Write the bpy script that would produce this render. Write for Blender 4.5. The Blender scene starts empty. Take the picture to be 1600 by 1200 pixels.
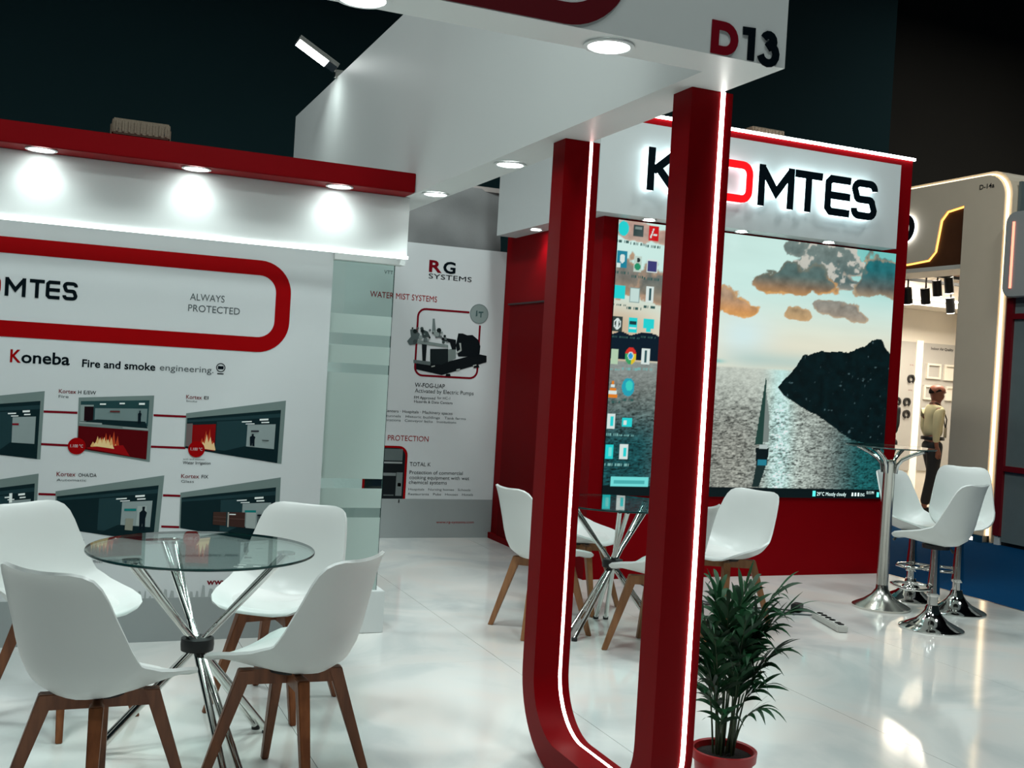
import bpy, bmesh, math, random
import numpy as np
from mathutils import Vector, Matrix
R = math.radians
rnd = random.Random(7)
S = bpy.context.scene
COL = S.collection

# ------------------------------------------------------------------ camera
FPX, YAW, PIT, ROL, CAMH = 1700.0, 0.39956, -0.0099, -0.05925, 1.46
cy, sy = math.cos(YAW), math.sin(YAW)
f0, r0, u0 = Vector((sy, cy, 0)), Vector((cy, -sy, 0)), Vector((0, 0, 1))
fw = f0*math.cos(PIT) + u0*math.sin(PIT)
u1 = u0*math.cos(PIT) - f0*math.sin(PIT)
rt = r0*math.cos(ROL) - u1*math.sin(ROL)
up = u1*math.cos(ROL) + r0*math.sin(ROL)
cam = bpy.data.cameras.new('camera')
cam.sensor_fit = 'HORIZONTAL'; cam.sensor_width = 36.0
cam.lens = FPX/1600.0*36.0
cam.clip_start = 0.05; cam.clip_end = 200
camo = bpy.data.objects.new('camera', cam); COL.objects.link(camo)
m = Matrix.Identity(4)
for i in range(3):
    m[i][0], m[i][1], m[i][2] = rt[i], up[i], -fw[i]
m[2][3] = CAMH
camo.matrix_world = m
S.camera = camo

# ------------------------------------------------------------------ world, exposure
wd = bpy.data.worlds.new('hall_dark'); S.world = wd; wd.use_nodes = True
wd.node_tree.nodes['Background'].inputs[0].default_value = (0.012, 0.022, 0.024, 1)
wd.node_tree.nodes['Background'].inputs[1].default_value = 0.5
S.view_settings.view_transform = 'Standard'; S.view_settings.look = 'None'
S.view_settings.exposure = 0.18; S.view_settings.gamma = 1.0
S.view_settings.use_curve_mapping = False

COOL = (0.86, 1.0, 0.97); NEUT = (1.0, 0.97, 0.92); WARM = (1.0, 0.78, 0.52)

def light(name, kind, loc, power, color, size=0.1, aim=None, spot=100, blend=0.6, parent=None, size_y=None):
    L = bpy.data.lights.new(name, kind); L.energy = power; L.color = color
    if kind == 'AREA':
        L.size = size
        if size_y: L.shape = 'RECTANGLE'; L.size_y = size_y
    else:
        L.shadow_soft_size = size
    if kind == 'SPOT':
        L.spot_size = R(spot); L.spot_blend = blend
    o = bpy.data.objects.new(name, L); COL.objects.link(o); o.location = loc
    if aim is not None:
        d = Vector(aim) - Vector(loc); o.rotation_euler = d.to_track_quat('-Z', 'Y').to_euler()
    if parent is not None:
        o.parent = parent
        o.matrix_parent_inverse = parent.matrix_world.inverted()
    return o

# unseen fill lamps added far above the stands for general brightness (housings built below)
HALL_FILL = [(-1.5, 1.2, 8.6), (3.0, 0.6, 8.6), (-1.5, 6.5, 8.6), (3.2, 6.0, 8.6), (8.0, 3.5, 8.6), (21.0, 13.5, 11.2)]
HALL_FILL_P = 200
for h in HALL_FILL:
    light('hall_fill_light', 'AREA', (h[0], h[1], h[2]-0.06), HALL_FILL_P, (0.90, 1.0, 0.98), 1.1, aim=(h[0], h[1], 0))

# ------------------------------------------------------------------ materials
MAT = {}
def mat(name, col, rough=0.5, metal=0.0, emit=None, es=0.0, var=0.04, scale=6.0, bump=0.0, bscale=60, spec=0.5, coat=0.0, trans=0.0):
    if name in MAT: return MAT[name]
    M = bpy.data.materials.new(name); M.use_nodes = True
    N, K = M.node_tree.nodes, M.node_tree.links
    b = N['Principled BSDF']
    tc = N.new('ShaderNodeTexCoord')
    nz = N.new('ShaderNodeTexNoise'); nz.inputs['Scale'].default_value = scale; nz.inputs['Detail'].default_value = 4
    K.new(tc.outputs['Object'], nz.inputs['Vector'])
    mx = N.new('ShaderNodeMix'); mx.data_type = 'RGBA'
    c = Vector(col)
    mx.inputs[6].default_value = (*[max(0, x*(1-var)) for x in c], 1)
    mx.inputs[7].default_value = (*[min(1, x*(1+var)) for x in c], 1)
    K.new(nz.outputs['Fac'], mx.inputs[0]); K.new(mx.outputs[2], b.inputs['Base Color'])
    b.inputs['Roughness'].default_value = rough; b.inputs['Metallic'].default_value = metal
    b.inputs['Specular IOR Level'].default_value = spec
    b.inputs['Coat Weight'].default_value = coat; b.inputs['Coat Roughness'].default_value = 0.08
    if emit:
        b.inputs['Emission Color'].default_value = (*emit, 1); b.inputs['Emission Strength'].default_value = es
    if bump:
        n2 = N.new('ShaderNodeTexNoise'); n2.inputs['Scale'].default_value = bscale; n2.inputs['Detail'].default_value = 5
        K.new(tc.outputs['Object'], n2.inputs['Vector'])
        bp = N.new('ShaderNodeBump'); bp.inputs['Strength'].default_value = bump; bp.inputs['Distance'].default_value = 0.01
        K.new(n2.outputs['Fac'], bp.inputs['Height']); K.new(bp.outputs['Normal'], b.inputs['Normal'])
    MAT[name] = M
    return M

def glass_mat(name, tint, refl=1.0, ior=1.5):
    M = bpy.data.materials.new(name); M.use_nodes = True
    N, K = M.node_tree.nodes, M.node_tree.links
    N.remove(N['Principled BSDF']); out = N['Material Output']
    t = N.new('ShaderNodeBsdfTransparent'); t.inputs[0].default_value = (*tint, 1)
    g = N.new('ShaderNodeBsdfGlossy'); g.inputs['Roughness'].default_value = 0.01; g.inputs[0].default_value = (refl, refl, refl, 1)
    fr = N.new('ShaderNodeFresnel'); ge = N.new('ShaderNodeNewGeometry'); mi = N.new('ShaderNodeMapRange')
    mi.inputs['To Min'].default_value = ior; mi.inputs['To Max'].default_value = 1/ior   # same reflectance entering and leaving the pane
    K.new(ge.outputs['Backfacing'], mi.inputs['Value']); K.new(mi.outputs[0], fr.inputs[0])
    mx = N.new('ShaderNodeMixShader')
    K.new(fr.outputs[0], mx.inputs[0]); K.new(t.outputs[0], mx.inputs[1]); K.new(g.outputs[0], mx.inputs[2])
    K.new(mx.outputs[0], out.inputs['Surface'])
    MAT[name] = M; return M

def film_mat(name, col, clear):
    M = bpy.data.materials.new(name); M.use_nodes = True
    N, K = M.node_tree.nodes, M.node_tree.links
    N.remove(N['Principled BSDF']); out = N['Material Output']
    d = N.new('ShaderNodeBsdfDiffuse'); tl = N.new('ShaderNodeBsdfTranslucent'); t = N.new('ShaderNodeBsdfTransparent')
    nz = N.new('ShaderNodeTexNoise'); nz.inputs['Scale'].default_value = 300
    rp = N.new('ShaderNodeMix'); rp.data_type = 'RGBA'
    rp.inputs[6].default_value = (*[c*0.96 for c in col], 1); rp.inputs[7].default_value = (*col, 1)
    K.new(nz.outputs['Fac'], rp.inputs[0]); K.new(rp.outputs[2], d.inputs[0]); K.new(rp.outputs[2], tl.inputs[0])
    a = N.new('ShaderNodeMixShader'); a.inputs[0].default_value = 0.45
    b = N.new('ShaderNodeMixShader'); b.inputs[0].default_value = clear
    K.new(d.outputs[0], a.inputs[1]); K.new(tl.outputs[0], a.inputs[2])
    K.new(a.outputs[0], b.inputs[1]); K.new(t.outputs[0], b.inputs[2]); K.new(b.outputs[0], out.inputs['Surface'])
    MAT[name] = M; return M

def emit_mat(name, col, es):
    M = mat(name, col, 0.4, emit=col, es=es, var=0.0)
    return M

# floor: glossy white vinyl with faint marbling
def floor_mat():
    M = mat('floor_gloss_white', (0.70, 0.70, 0.67), 0.10, var=0.03, scale=0.8, spec=0.5, coat=0.35)
    N, K = M.node_tree.nodes, M.node_tree.links
    b = N['Principled BSDF']
    tc = N.new('ShaderNodeTexCoord')
    nz = N.new('ShaderNodeTexNoise'); nz.inputs['Scale'].default_value = 1.1; nz.inputs['Detail'].default_value = 8; nz.inputs['Distortion'].default_value = 1.6
    K.new(tc.outputs['Object'], nz.inputs['Vector'])
    cr = N.new('ShaderNodeValToRGB')
    e = cr.color_ramp.elements
    e[0].position = 0.36; e[0].color = (0.58, 0.61, 0.60, 1)
    e[1].position = 0.64; e[1].color = (0.74, 0.70, 0.66, 1)
    e2 = cr.color_ramp.elements.new(0.5); e2.color = (0.70, 0.705, 0.68, 1)
    K.new(nz.outputs['Fac'], cr.inputs[0]); K.new(cr.outputs[0], b.inputs['Base Color'])
    return M
floor_mat()
WHITE = mat('white_laminate', (0.62, 0.65, 0.645), 0.45, var=0.02, scale=3)
WHITE2 = mat('white_beam_paint', (0.62, 0.645, 0.635), 0.42, var=0.02, scale=2)
PRINTW = mat('white_print_film', (0.62, 0.66, 0.67), 0.45, var=0.015, spec=0.2)
GREYB = mat('grey_print_band', (0.30, 0.335, 0.335), 0.35, var=0.03)
RED = mat('red_gloss_paint', (0.175, 0.0004, 0.0025), 0.45, var=0.05, scale=4, spec=0.06)
REDD = mat('red_matt_laminate', (0.20, 0.0004, 0.003), 0.55, var=0.05, scale=4, spec=0.04)
REDP = mat('redprint', (0.30, 0.0006, 0.002), 0.5, var=0.03, spec=0.06)
INK = mat('ink', (0.001, 0.005, 0.008), 0.5, var=0.1, spec=0.06)
INK2 = mat('ink2', (0.012, 0.020, 0.024), 0.5, var=0.1, spec=0.06)
GREYI = mat('grey', (0.09, 0.11, 0.115), 0.5, var=0.05, spec=0.06)
REDI = mat('redink', (0.17, 0.003, 0.010), 0.5, var=0.05, spec=0.06)
LEDW = emit_mat('led_cool_white', (0.93, 1.0, 0.97), 3.2)
LEDN = emit_mat('led_neutral_white', (1.0, 0.985, 0.93), 9.0)
LEDWARM = emit_mat('led_warm_white', (1.0, 0.80, 0.50), 2.0)
LEDOR = emit_mat('led_amber', (1.0, 0.45, 0.10), 2.2)
LEDPK = emit_mat('led_coral', (1.0, 0.22, 0.14), 2.5)
LAMP = emit_mat('lamp_diffuser', (0.95, 1.0, 0.98), 16.0)
CHROME = mat('chrome', (0.62, 0.62, 0.60), 0.07, 1.0, var=0.02)
STEEL = mat('brushed_steel', (0.55, 0.54, 0.50), 0.22, 1.0, var=0.04)
PLAST = mat('white_moulded_plastic', (0.66, 0.69, 0.675), 0.35, var=0.015)
CUSH = mat('white_leatherette', (0.68, 0.69, 0.675), 0.45, var=0.02, bump=0.05, bscale=220)
BLACK = mat('black_plastic', (0.006, 0.007, 0.008), 0.45, var=0.2)
ALU = mat('aluminium_cast', (0.15, 0.115, 0.08), 0.6, 0.2, var=0.1, bump=0.2, bscale=120)
SIGNW = mat('sign_white_panel', (0.62, 0.65, 0.65), 0.4, var=0.015)
GLASS = glass_mat('clear_glass', (0.83, 0.93, 0.90))
TGLASS = glass_mat('table_glass', (0.86, 0.945, 0.925), ior=1.42)
GEDGE = mat('glass_edge_green', (0.004, 0.03, 0.028), 0.15, var=0.1)
FILM = film_mat('frosted_film', (0.66, 0.76, 0.73), 0.10)
def wood_mat(name, a, b_, sc=9):
    M = mat(name, a, 0.42, var=0.2)
    N, K = M.node_tree.nodes, M.node_tree.links
    tc = N.new('ShaderNodeTexCoord'); mp = N.new('ShaderNodeMapping'); mp.inputs['Scale'].default_value = (sc*4, sc*4, sc*0.5)
    nz = N.new('ShaderNodeTexNoise'); nz.inputs['Scale'].default_value = 1.0; nz.inputs['Detail'].default_value = 6
    cr = N.new('ShaderNodeValToRGB'); cr.color_ramp.elements[0].color = (*a, 1); cr.color_ramp.elements[1].color = (*b_, 1)
    cr.color_ramp.elements[0].position = 0.35; cr.color_ramp.elements[1].position = 0.65
    K.new(tc.outputs['Object'], mp.inputs[0]); K.new(mp.outputs[0], nz.inputs['Vector']); K.new(nz.outputs['Fac'], cr.inputs[0])
    K.new(cr.outputs[0], N['Principled BSDF'].inputs['Base Color'])
    return M
WOOD = wood_mat('beech_stained', (0.155, 0.046, 0.015), (0.255, 0.085, 0.030))
WOODL = wood_mat('beech_light', (0.22, 0.088, 0.030), (0.31, 0.138, 0.052))

# ------------------------------------------------------------------ mesh helpers
class MB:
    def __init__(s): s.v, s.f, s.m, s.mats = [], [], [], []
    def mi(s, M):
        if M is None: return 0
        if M not in s.mats: s.mats.append(M)
        return s.mats.index(M)
    def add(s, vs, fs, M=None):
        o = len(s.v); s.v += [tuple(v) for v in vs]; k = s.mi(M)
        for f in fs: s.f.append([i+o for i in f]); s.m.append(k)
        return s
    def box(s, x0, x1, y0, y1, z0, z1, M=None):
        v = [(x0,y0,z0),(x1,y0,z0),(x1,y1,z0),(x0,y1,z0),(x0,y0,z1),(x1,y0,z1),(x1,y1,z1),(x0,y1,z1)]
        return s.add(v, [(0,3,2,1),(4,5,6,7),(0,1,5,4),(1,2,6,5),(2,3,7,6),(3,0,4,7)], M)
    def tube(s, pts, rad, n=10, M=None, caps=True):
        pts = [Vector(p) for p in pts]; rr = rad if isinstance(rad, (list, tuple)) else [rad]*len(pts)
        vs = []; ref = None
        for i, p in enumerate(pts):
            a = pts[max(i-1,0)]; b = pts[min(i+1,len(pts)-1)]; t = (b-a).normalized()
            if ref is None: ref = t.orthogonal().normalized()
            ref = (ref - t*ref.dot(t)); ref = ref.normalized() if ref.length > 1e-6 else t.orthogonal().normalized()
            q = t.cross(ref)
            for k in range(n):
                w = 2*math.pi*k/n; vs.append(p + (ref*math.cos(w) + q*math.sin(w))*rr[i])
        fs = []
        for i in range(len(pts)-1):
            for k in range(n):
                fs.append((i*n+k, i*n+(k+1)%n, (i+1)*n+(k+1)%n, (i+1)*n+k))
        if caps: fs += [tuple(range(n-1,-1,-1)), tuple(range((len(pts)-1)*n, len(pts)*n))]
        return s.add(vs, fs, M)
    def lathe(s, prof, n=32, M=None, c=(0,0,0), caps=True):
        vs, fs = [], []
        for r, z in prof:
            for k in range(n):
                w = 2*math.pi*k/n; vs.append((c[0]+r*math.cos(w), c[1]+r*math.sin(w), c[2]+z))
        for i in range(len(prof)-1):
            for k in range(n): fs.append((i*n+k, i*n+(k+1)%n, (i+1)*n+(k+1)%n, (i+1)*n+k))
        if caps and prof[0][0] > 1e-5: fs.append(tuple(range(n-1,-1,-1)))
        if caps and prof[-1][0] > 1e-5: fs.append(tuple(range((len(prof)-1)*n, len(prof)*n)))
        return s.add(vs, fs, M)
    def prism(s, pts, fn, d0, d1, M=None, side=None):
        """pts 2-D outline (ccw), fn(u,v,d) -> point; caps + sides"""
        n = len(pts)
        vs = [fn(u, v, d0) for u, v in pts] + [fn(u, v, d1) for u, v in pts]
        s.add(vs, [tuple(range(n))], M)
        o = len(s.v) - 2*n
        s.f.append([o+n+i for i in range(n-1,-1,-1)]); s.m.append(s.mi(M))
        k = s.mi(side if side else M)
        for i in range(n):
            j = (i+1) % n; s.f.append([o+i, o+n+i, o+n+j, o+j]); s.m.append(k)
        return s
    def ribbon(s, line, w, fn, d0, d1, M=None, side=None, closed=False):
        """stroke of width w along a 2-D polyline with mitred joints"""
        P = [Vector((a, b)) for a, b in line]; n = len(P); L, Rr = [], []
        for i in range(n):
            a = P[i-1] if (i > 0 or closed) else None; b = P[(i+1) % n] if (i < n-1 or closed) else None
            t1 = (P[i]-a).normalized() if a is not None else None; t2 = (b-P[i]).normalized() if b is not None else None
            if t1 is None: t1 = t2
            if t2 is None: t2 = t1
            n1 = Vector((-t1.y, t1.x)); n2 = Vector((-t2.y, t2.x)); mm = (n1+n2)
            mm = mm.normalized() if mm.length > 1e-6 else n1
            k = min(1/max(mm.dot(n1), 0.35), 2.2)*w/2
            L.append(P[i]+mm*k); Rr.append(P[i]-mm*k)
        m_ = n if closed else n-1
        for i in range(m_):
            j = (i+1) % n
            s.prism([tuple(Rr[i]), tuple(Rr[j]), tuple(L[j]), tuple(L[i])], fn, d0, d1, M, side)
        return s
    def build(s, name, M=None, parent=None, smooth=False, loc=None, bevel=0, angle=40):
        me = bpy.data.meshes.new(name); me.from_pydata(s.v, [], s.f)
        mats = s.mats if s.mats else [M]
        for q in mats: me.materials.append(q)
        if s.mats: me.polygons.foreach_set('material_index', s.m)
        bm = bmesh.new(); bm.from_mesh(me)
        if bevel:
            bmesh.ops.remove_doubles(bm, verts=bm.verts, dist=1e-5)
            bmesh.ops.bevel(bm, geom=list(bm.edges), offset=bevel, segments=2, affect='EDGES', clamp_overlap=True)
        bmesh.ops.recalc_face_normals(bm, faces=bm.faces); bm.to_mesh(me); bm.free()
        if smooth:
            me.polygons.foreach_set('use_smooth', [True]*len(me.polygons))
            try: me.set_sharp_from_angle(angle=R(angle))
            except Exception: pass
        o = bpy.data.objects.new(name, me); COL.objects.link(o)
        if parent is not None: o.parent = parent
        if loc is not None: o.location = loc
        return o

def tag(o, label=None, cat=None, group=None, kind=None):
    if label: o['label'] = label
    if cat: o['category'] = cat
    if group: o['group'] = group
    if kind: o['kind'] = kind
    return o
def empty(name, loc=(0,0,0), rz=0.0, label=None, cat=None, group=None, kind=None):
    o = bpy.data.objects.new(name, None); COL.objects.link(o); o.location = loc; o.rotation_euler = (0,0,rz)
    o.empty_display_size = 0.1
    return tag(o, label, cat, group, kind)
def copy_tree(o, parent=None):
    c = o.copy(); COL.objects.link(c); c.parent = parent
    for ch in list(o.children): copy_tree(ch, c)
    return c

# planes for prints: fn(u, v, d) with d = distance proud of the surface
def wallY(Y): return lambda u, v, d: (u, Y-d, v)          # faces -Y
def wallX(X): return lambda u, v, d: (X-d, u, v)          # faces -X, u is world Y

CAPH = [None]
def text_mesh(s, bold=0.0):
    cu = bpy.data.curves.new('t', 'FONT'); cu.body = s; cu.resolution_u = 3; cu.offset = bold
    o = bpy.data.objects.new('t', cu); COL.objects.link(o)
    bpy.context.view_layer.update()
    me = bpy.data.meshes.new_from_object(o.evaluated_get(bpy.context.evaluated_depsgraph_get()))
    bpy.data.objects.remove(o); bpy.data.curves.remove(cu)
    return me
def text(s, x0, x1, zb, zc, fn, M, parent, d=0.002, bold=0.0, name='lettering', flip=False, label=None):
    if CAPH[0] is None:
        q = text_mesh('H'); CAPH[0] = max(v.co.y for v in q.vertices); bpy.data.meshes.remove(q)
    me = text_mesh(s, bold)
    xs = [v.co.x for v in me.vertices]; a, b = min(xs), max(xs)
    sx = (x1-x0)/(b-a); sz = (zc-zb)/CAPH[0]
    for v in me.vertices:
        v.co = fn(x0+(v.co.x-a)*sx, zb+v.co.y*sz, d)
    me.materials.clear(); me.materials.append(M)
    o = bpy.data.objects.new(name, me); COL.objects.link(o); o.parent = parent
    if label: o['label'] = label
    return o
def arc(cx, cz, r, a0, a1, n=8):
    return [(cx+r*math.cos(R(a0+(a1-a0)*i/n)), cz+r*math.sin(R(a0+(a1-a0)*i/n))) for i in range(n+1)]
def rrect(x0, x1, z0, z1, r, n=6):
    return arc(x0+r, z0+r, r, 180, 270, n)+arc(x1-r, z0+r, r, 270, 360, n)+arc(x1-r, z1-r, r, 0, 90, n)+arc(x0+r, z1-r, r, 90, 180, n)
def circ(cx, cz, r, n=24): return [(cx+r*math.cos(2*math.pi*i/n), cz+r*math.sin(2*math.pi*i/n)) for i in range(n)]

INKS = {'ink': INK, 'ink2': INK2, 'grey': GREYI, 'redprint': REDP, 'redink': REDI}

# metric layout tables of the printed walls (metres on the wall planes)
LT = [(('ALWAYS', 0.621, 0.792, 1.734, 1.768), 'grey'), (('PROTECTED', 0.615, 0.872, 1.677, 1.711), 'grey'), (('K', -0.19, -0.142, 1.372, 1.431), 'redprint'), (('oneba', -0.141, 0.075, 1.372, 1.427), 'ink'), (('Fire and smoke', 0.131, 0.473, 1.367, 1.403), 'ink'), (('engineering.', 0.494, 0.757, 1.37, 1.401), 'grey'), (('Kortex', 0.033, 0.111, 1.234, 1.253), 'redink'), (('H E/EW', 0.12, 0.202, 1.234, 1.251), 'ink'), (('Fire', 0.033, 0.078, 1.211, 1.225), 'grey'), (('Kortex', 0.63, 0.707, 1.233, 1.253), 'redink'), (('EI', 0.718, 0.739, 1.234, 1.25), 'ink'), (('Smoke', 0.631, 0.684, 1.217, 1.227), 'grey'), (('with and without', 0.631, 0.738, 0.923, 0.931), 'grey'), (('Water Irrigation', 0.631, 0.768, 0.901, 0.916), 'ink'), (('Kortex', 0.043, 0.129, 0.829, 0.85), 'redink'), (('OHA/DA', 0.142, 0.226, 0.828, 0.845), 'ink'), (('Automatic', 0.044, 0.18, 0.805, 0.817), 'grey'), (('Kortex', 0.627, 0.715, 0.83, 0.85), 'redink'), (('FIX', 0.727, 0.761, 0.83, 0.847), 'ink'), (('Glass', 0.628, 0.691, 0.807, 0.82), 'grey'), (('House', 0.146, 0.184, 0.511, 0.523), 'ink'), (('Quarry ·', 0.185, 0.244, 0.433, 0.447), 'grey'), (('· Offices', 0.201, 0.275, 0.403, 0.417), 'grey'), (('Shops', 0.301, 0.352, 0.405, 0.419), 'grey'), (('Agricultural industry', 0.639, 0.845, 0.43, 0.444), 'grey'), (('Hospitals', 0.868, 0.933, 0.429, 0.444), 'grey'), (('www.koneba.com', 0.783, 1.156, 0.283, 0.314), 'redink'), (('Fug', -0.185, -0.152, 0.42, 0.436), 'ink')]
RT = [(('R', 2.918, 3.034, 2.288, 2.383), 'redink'), (('G', 3.046, 3.159, 2.289, 2.382), 'ink'), (('SYSTEMS', 2.919, 3.313, 2.23, 2.271), 'ink'), (('WATER MIST SYSTEMS', 2.415, 3.007, 2.03, 2.079), 'redprint'), (('VTT', 2.525, 2.602, 2.233, 2.263), 'grey'), (('W-FOG-UAP', 2.853, 3.124, 1.294, 1.33), 'ink'), (('Activated by Electric Pumps', 2.856, 3.393, 1.248, 1.281), 'ink2'), (('FM Approved', 2.853, 3.043, 1.193, 1.217), 'ink'), (('for HC-1', 3.061, 3.178, 1.2, 1.222), 'grey'), (('Hazards & Data Centers', 2.855, 3.203, 1.16, 1.182), 'ink2'), (('Data Centers · Hospitals · Machinery spaces', 2.511, 3.208, 1.069, 1.093), 'ink'), (('Road tunnels   Historic buildings   Tank farms', 2.513, 3.335, 1.029, 1.05), 'grey'), (('Wind stations   Conveyor belts   Institutions', 2.515, 3.248, 0.994, 1.015), 'grey'), (('KITCHEN PROTECTION', 2.37, 3.004, 0.83, 0.875), 'redprint'), (('TOTAL K', 2.848, 3.038, 0.617, 0.65), 'ink'), (('Protection of commercial', 2.85, 3.336, 0.548, 0.579), 'ink2'), (('cooking equipment with wet', 2.852, 3.399, 0.505, 0.535), 'ink2'), (('chemical systems', 2.849, 3.194, 0.463, 0.494), 'ink2'), (('Hospitals   Nursing homes   Schools', 2.85, 3.417, 0.409, 0.428), 'grey'), (('Restaurants   Pubs   Houses   Hotels', 2.849, 3.444, 0.367, 0.387), 'grey'), (('www.rg-systems.com', 3.116, 3.465, 0.126, 0.148), 'redprint')]
PIC = {'a': [(-0.375, 0.943), (-0.033, 0.909), (-0.03, 1.24), (-0.387, 1.184)], 'b': [(0.128, 0.96), (0.471, 0.908), (0.475, 1.242), (0.124, 1.216)], 'c': [(0.634, 0.983), (1.13, 0.913), (1.135, 1.246), (0.634, 1.159)], 'd': [(-0.355, 0.526), (-0.036, 0.515), (-0.037, 0.84), (-0.367, 0.78)], 'e': [(0.05, 0.577), (0.53, 0.502), (0.545, 0.842), (0.043, 0.755)], 'f': [(0.631, 0.576), (1.134, 0.488), (1.131, 0.842), (0.628, 0.755)]}
CON = [((-0.03, 1.141), (0.122, 1.141)), ((-0.034, 0.983), (0.087, 0.98)), ((0.477, 1.143), (0.635, 1.142)), ((0.473, 0.985), (0.64, 0.983)), ((-0.033, 0.741), (0.044, 0.739)), ((0.544, 0.741), (0.628, 0.739)), ((0.544, 0.583), (0.631, 0.58)), ((-0.025, 0.586), (0.052, 0.583))]
CIR = [(0.127, 0.978), (0.694, 0.978)]
PUMP = {'motor': [(3.219, 1.777), (3.26, 1.779), (3.302, 1.766), (3.35, 1.772), (3.406, 1.733), (3.43, 1.679), (3.426, 1.611), (3.409, 1.588), (3.231, 1.577), (3.202, 1.67)], 'skid': [(2.855, 1.445), (3.089, 1.408), (3.496, 1.543), (3.493, 1.599), (3.408, 1.61), (3.14, 1.527), (2.977, 1.518), (2.852, 1.494)], 'block': [(2.971, 1.627), (3.133, 1.638), (3.14, 1.527), (3.083, 1.496), (2.978, 1.501)], 'panel': [(3.133, 1.632), (3.203, 1.648), (3.209, 1.559), (3.14, 1.525)], 'post': [(2.893, 1.672), (2.939, 1.675), (2.937, 1.51), (2.909, 1.508)], 'pipe1': [(2.782, 1.703), (3.131, 1.671), (3.132, 1.649), (2.784, 1.67)], 'pipe2': [(2.978, 1.887), (2.995, 1.888), (3.014, 1.768), (2.979, 1.766)], 'valve1': [(2.783, 1.779), (2.823, 1.788), (2.871, 1.747), (2.842, 1.658), (2.785, 1.648), (2.761, 1.68), (2.793, 1.72)], 'valve2': [(2.88, 1.792), (2.938, 1.774), (2.964, 1.732), (2.896, 1.716)], 'valve3': [(3.029, 1.802), (3.059, 1.793), (3.051, 1.732), (3.011, 1.724)], 'pipe3': [(2.827, 1.525), (2.983, 1.518), (2.979, 1.485), (2.829, 1.498)], 'hose': [(3.069, 1.733), (3.199, 1.72), (3.204, 1.637), (3.169, 1.634), (3.147, 1.694), (3.07, 1.711)], 'foot1': [(3.129, 1.421), (3.164, 1.423), (3.171, 1.402), (3.124, 1.399)], 'foot2': [(3.384, 1.508), (3.42, 1.516), (3.433, 1.494), (3.38, 1.486)], 'bracket': [(3.211, 1.615), (3.245, 1.639), (3.23, 1.694), (3.247, 1.695), (3.257, 1.629), (3.212, 1.598)]}
ICON = [(0.017, 0.97), (0.065, 0.967), (0.115, 0.964), (0.017, 0.858), (0.069, 0.848), (0.116, 0.845), (0.015, 0.74), (0.065, 0.733), (0.115, 0.741), (0.015, 0.624), (0.065, 0.624), (0.117, 0.631), (0.013, 0.505), (0.064, 0.511), (0.113, 0.513), (0.013, 0.389), (0.062, 0.397), (0.013, 0.27), (0.065, 0.268), (0.013, 0.159), (0.06, 0.16), (0.081, 0.013)]
# ================================================================== THE SETTING
# ---- hall shell
MB().box(-26, 40, 21.9, 22.1, -0.1, 13).build('wall_hall', mat('hall_wall_brown', (0.085, 0.066, 0.050), 0.8, var=0.25, scale=0.3))['kind'] = 'structure'
hc = MB().box(-26, 40, -4, 22.1, 13.0, 13.2).build('ceiling', mat('hall_ceiling_black', (0.01, 0.012, 0.015), 0.9, var=0.3, scale=0.5)); hc['kind'] = 'structure'
MB().box(-26, 17.2, 19.6, 19.8, -0.1, 13).build('wall_partition', mat('hall_partition_dark_teal', (0.012, 0.055, 0.062), 0.85, var=0.2, scale=0.3))['kind'] = 'structure'
CARPET = mat('blue_carpet', (0.001, 0.045, 0.125), 0.95, var=0.25, scale=90, bump=0.6, bscale=400, spec=0.05)
fh = MB().box(-26, 40, -4, 22.1, -0.2, -0.1).build('floor_hall', CARPET); fh['kind'] = 'structure'

# ---- raised platform with glossy panels
fl = MB().box(-3.05, 6.375, -1.2, 8.97, -0.1, -0.006).build('floor', mat('platform_edge_grey', (0.12, 0.12, 0.12), 0.6)); fl['kind'] = 'structure'
xb = [-3.05, -2.71, -1.49, -0.27, 0.95, 2.17, 3.39, 4.61, 5.83, 6.375]
yb = [-1.2, 0.2, 2.64, 5.08, 7.52, 8.97]
for i in range(len(xb)-1):
    for j in range(len(yb)-1):
        g = 0.0012
        MB().box(xb[i]+g, xb[i+1]-g, yb[j]+g*0.3, yb[j+1]-g*0.3, -0.006, 0).build('floor_panel', MAT['floor_gloss_white'], fl)
MB().box(6.362, 6.380, -1.2, 6.99, -0.02, 0.002).build('edge_trim', STEEL, fl)

# ---- left graphic wall
WL = MB().box(-2.8, 1.345, 5.72, 5.80, 0, 2.05).build('wall_left', PRINTW); WL['kind'] = 'structure'
MB().box(-2.8, 1.346, 5.717, 5.72, 0, 0.221).build('grey_band', GREYB, WL)
MB().box(-2.8, 1.712, 5.60, 5.80, 2.05, 2.364).build('header_panel', WHITE, WL, bevel=0.003)
MB().box(-2.8, 1.684, 5.43, 5.62, 2.3645, 2.465).build('canopy', RED, WL, bevel=0.003)
MB().box(-2.8, 1.716, 5.588, 5.606, 2.034, 2.0495).build('led_strip', LEDW, WL)
MB().box(1.345, 1.735, 5.70, 5.80, 2.010, 2.0495).build('lintel', WHITE, WL)
MB().box(1.345, 1.735, 5.72, 5.98, 0, 0.228).build('plinth', WHITE, WL, bevel=0.003)
# thin grey skyline rising from the band
sk = MB(); r_ = random.Random(3); x = 0.30
while x < 1.25:
    w_ = r_.uniform(0.008, 0.03); h_ = r_.uniform(0.01, 0.045)*(1.4 if 0.6 < x < 0.78 else 1)
    sk.prism([(x, 0.22), (x+w_, 0.22), (x+w_*0.8, 0.22+h_), (x+w_*0.3, 0.22+h_*1.1)], wallY(5.718), 0, 0.0012); x += w_+r_.uniform(0, 0.02)
sk.build('skyline_print', mat('skyline_grey', (0.36, 0.40, 0.40), 0.4), WL)
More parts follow.
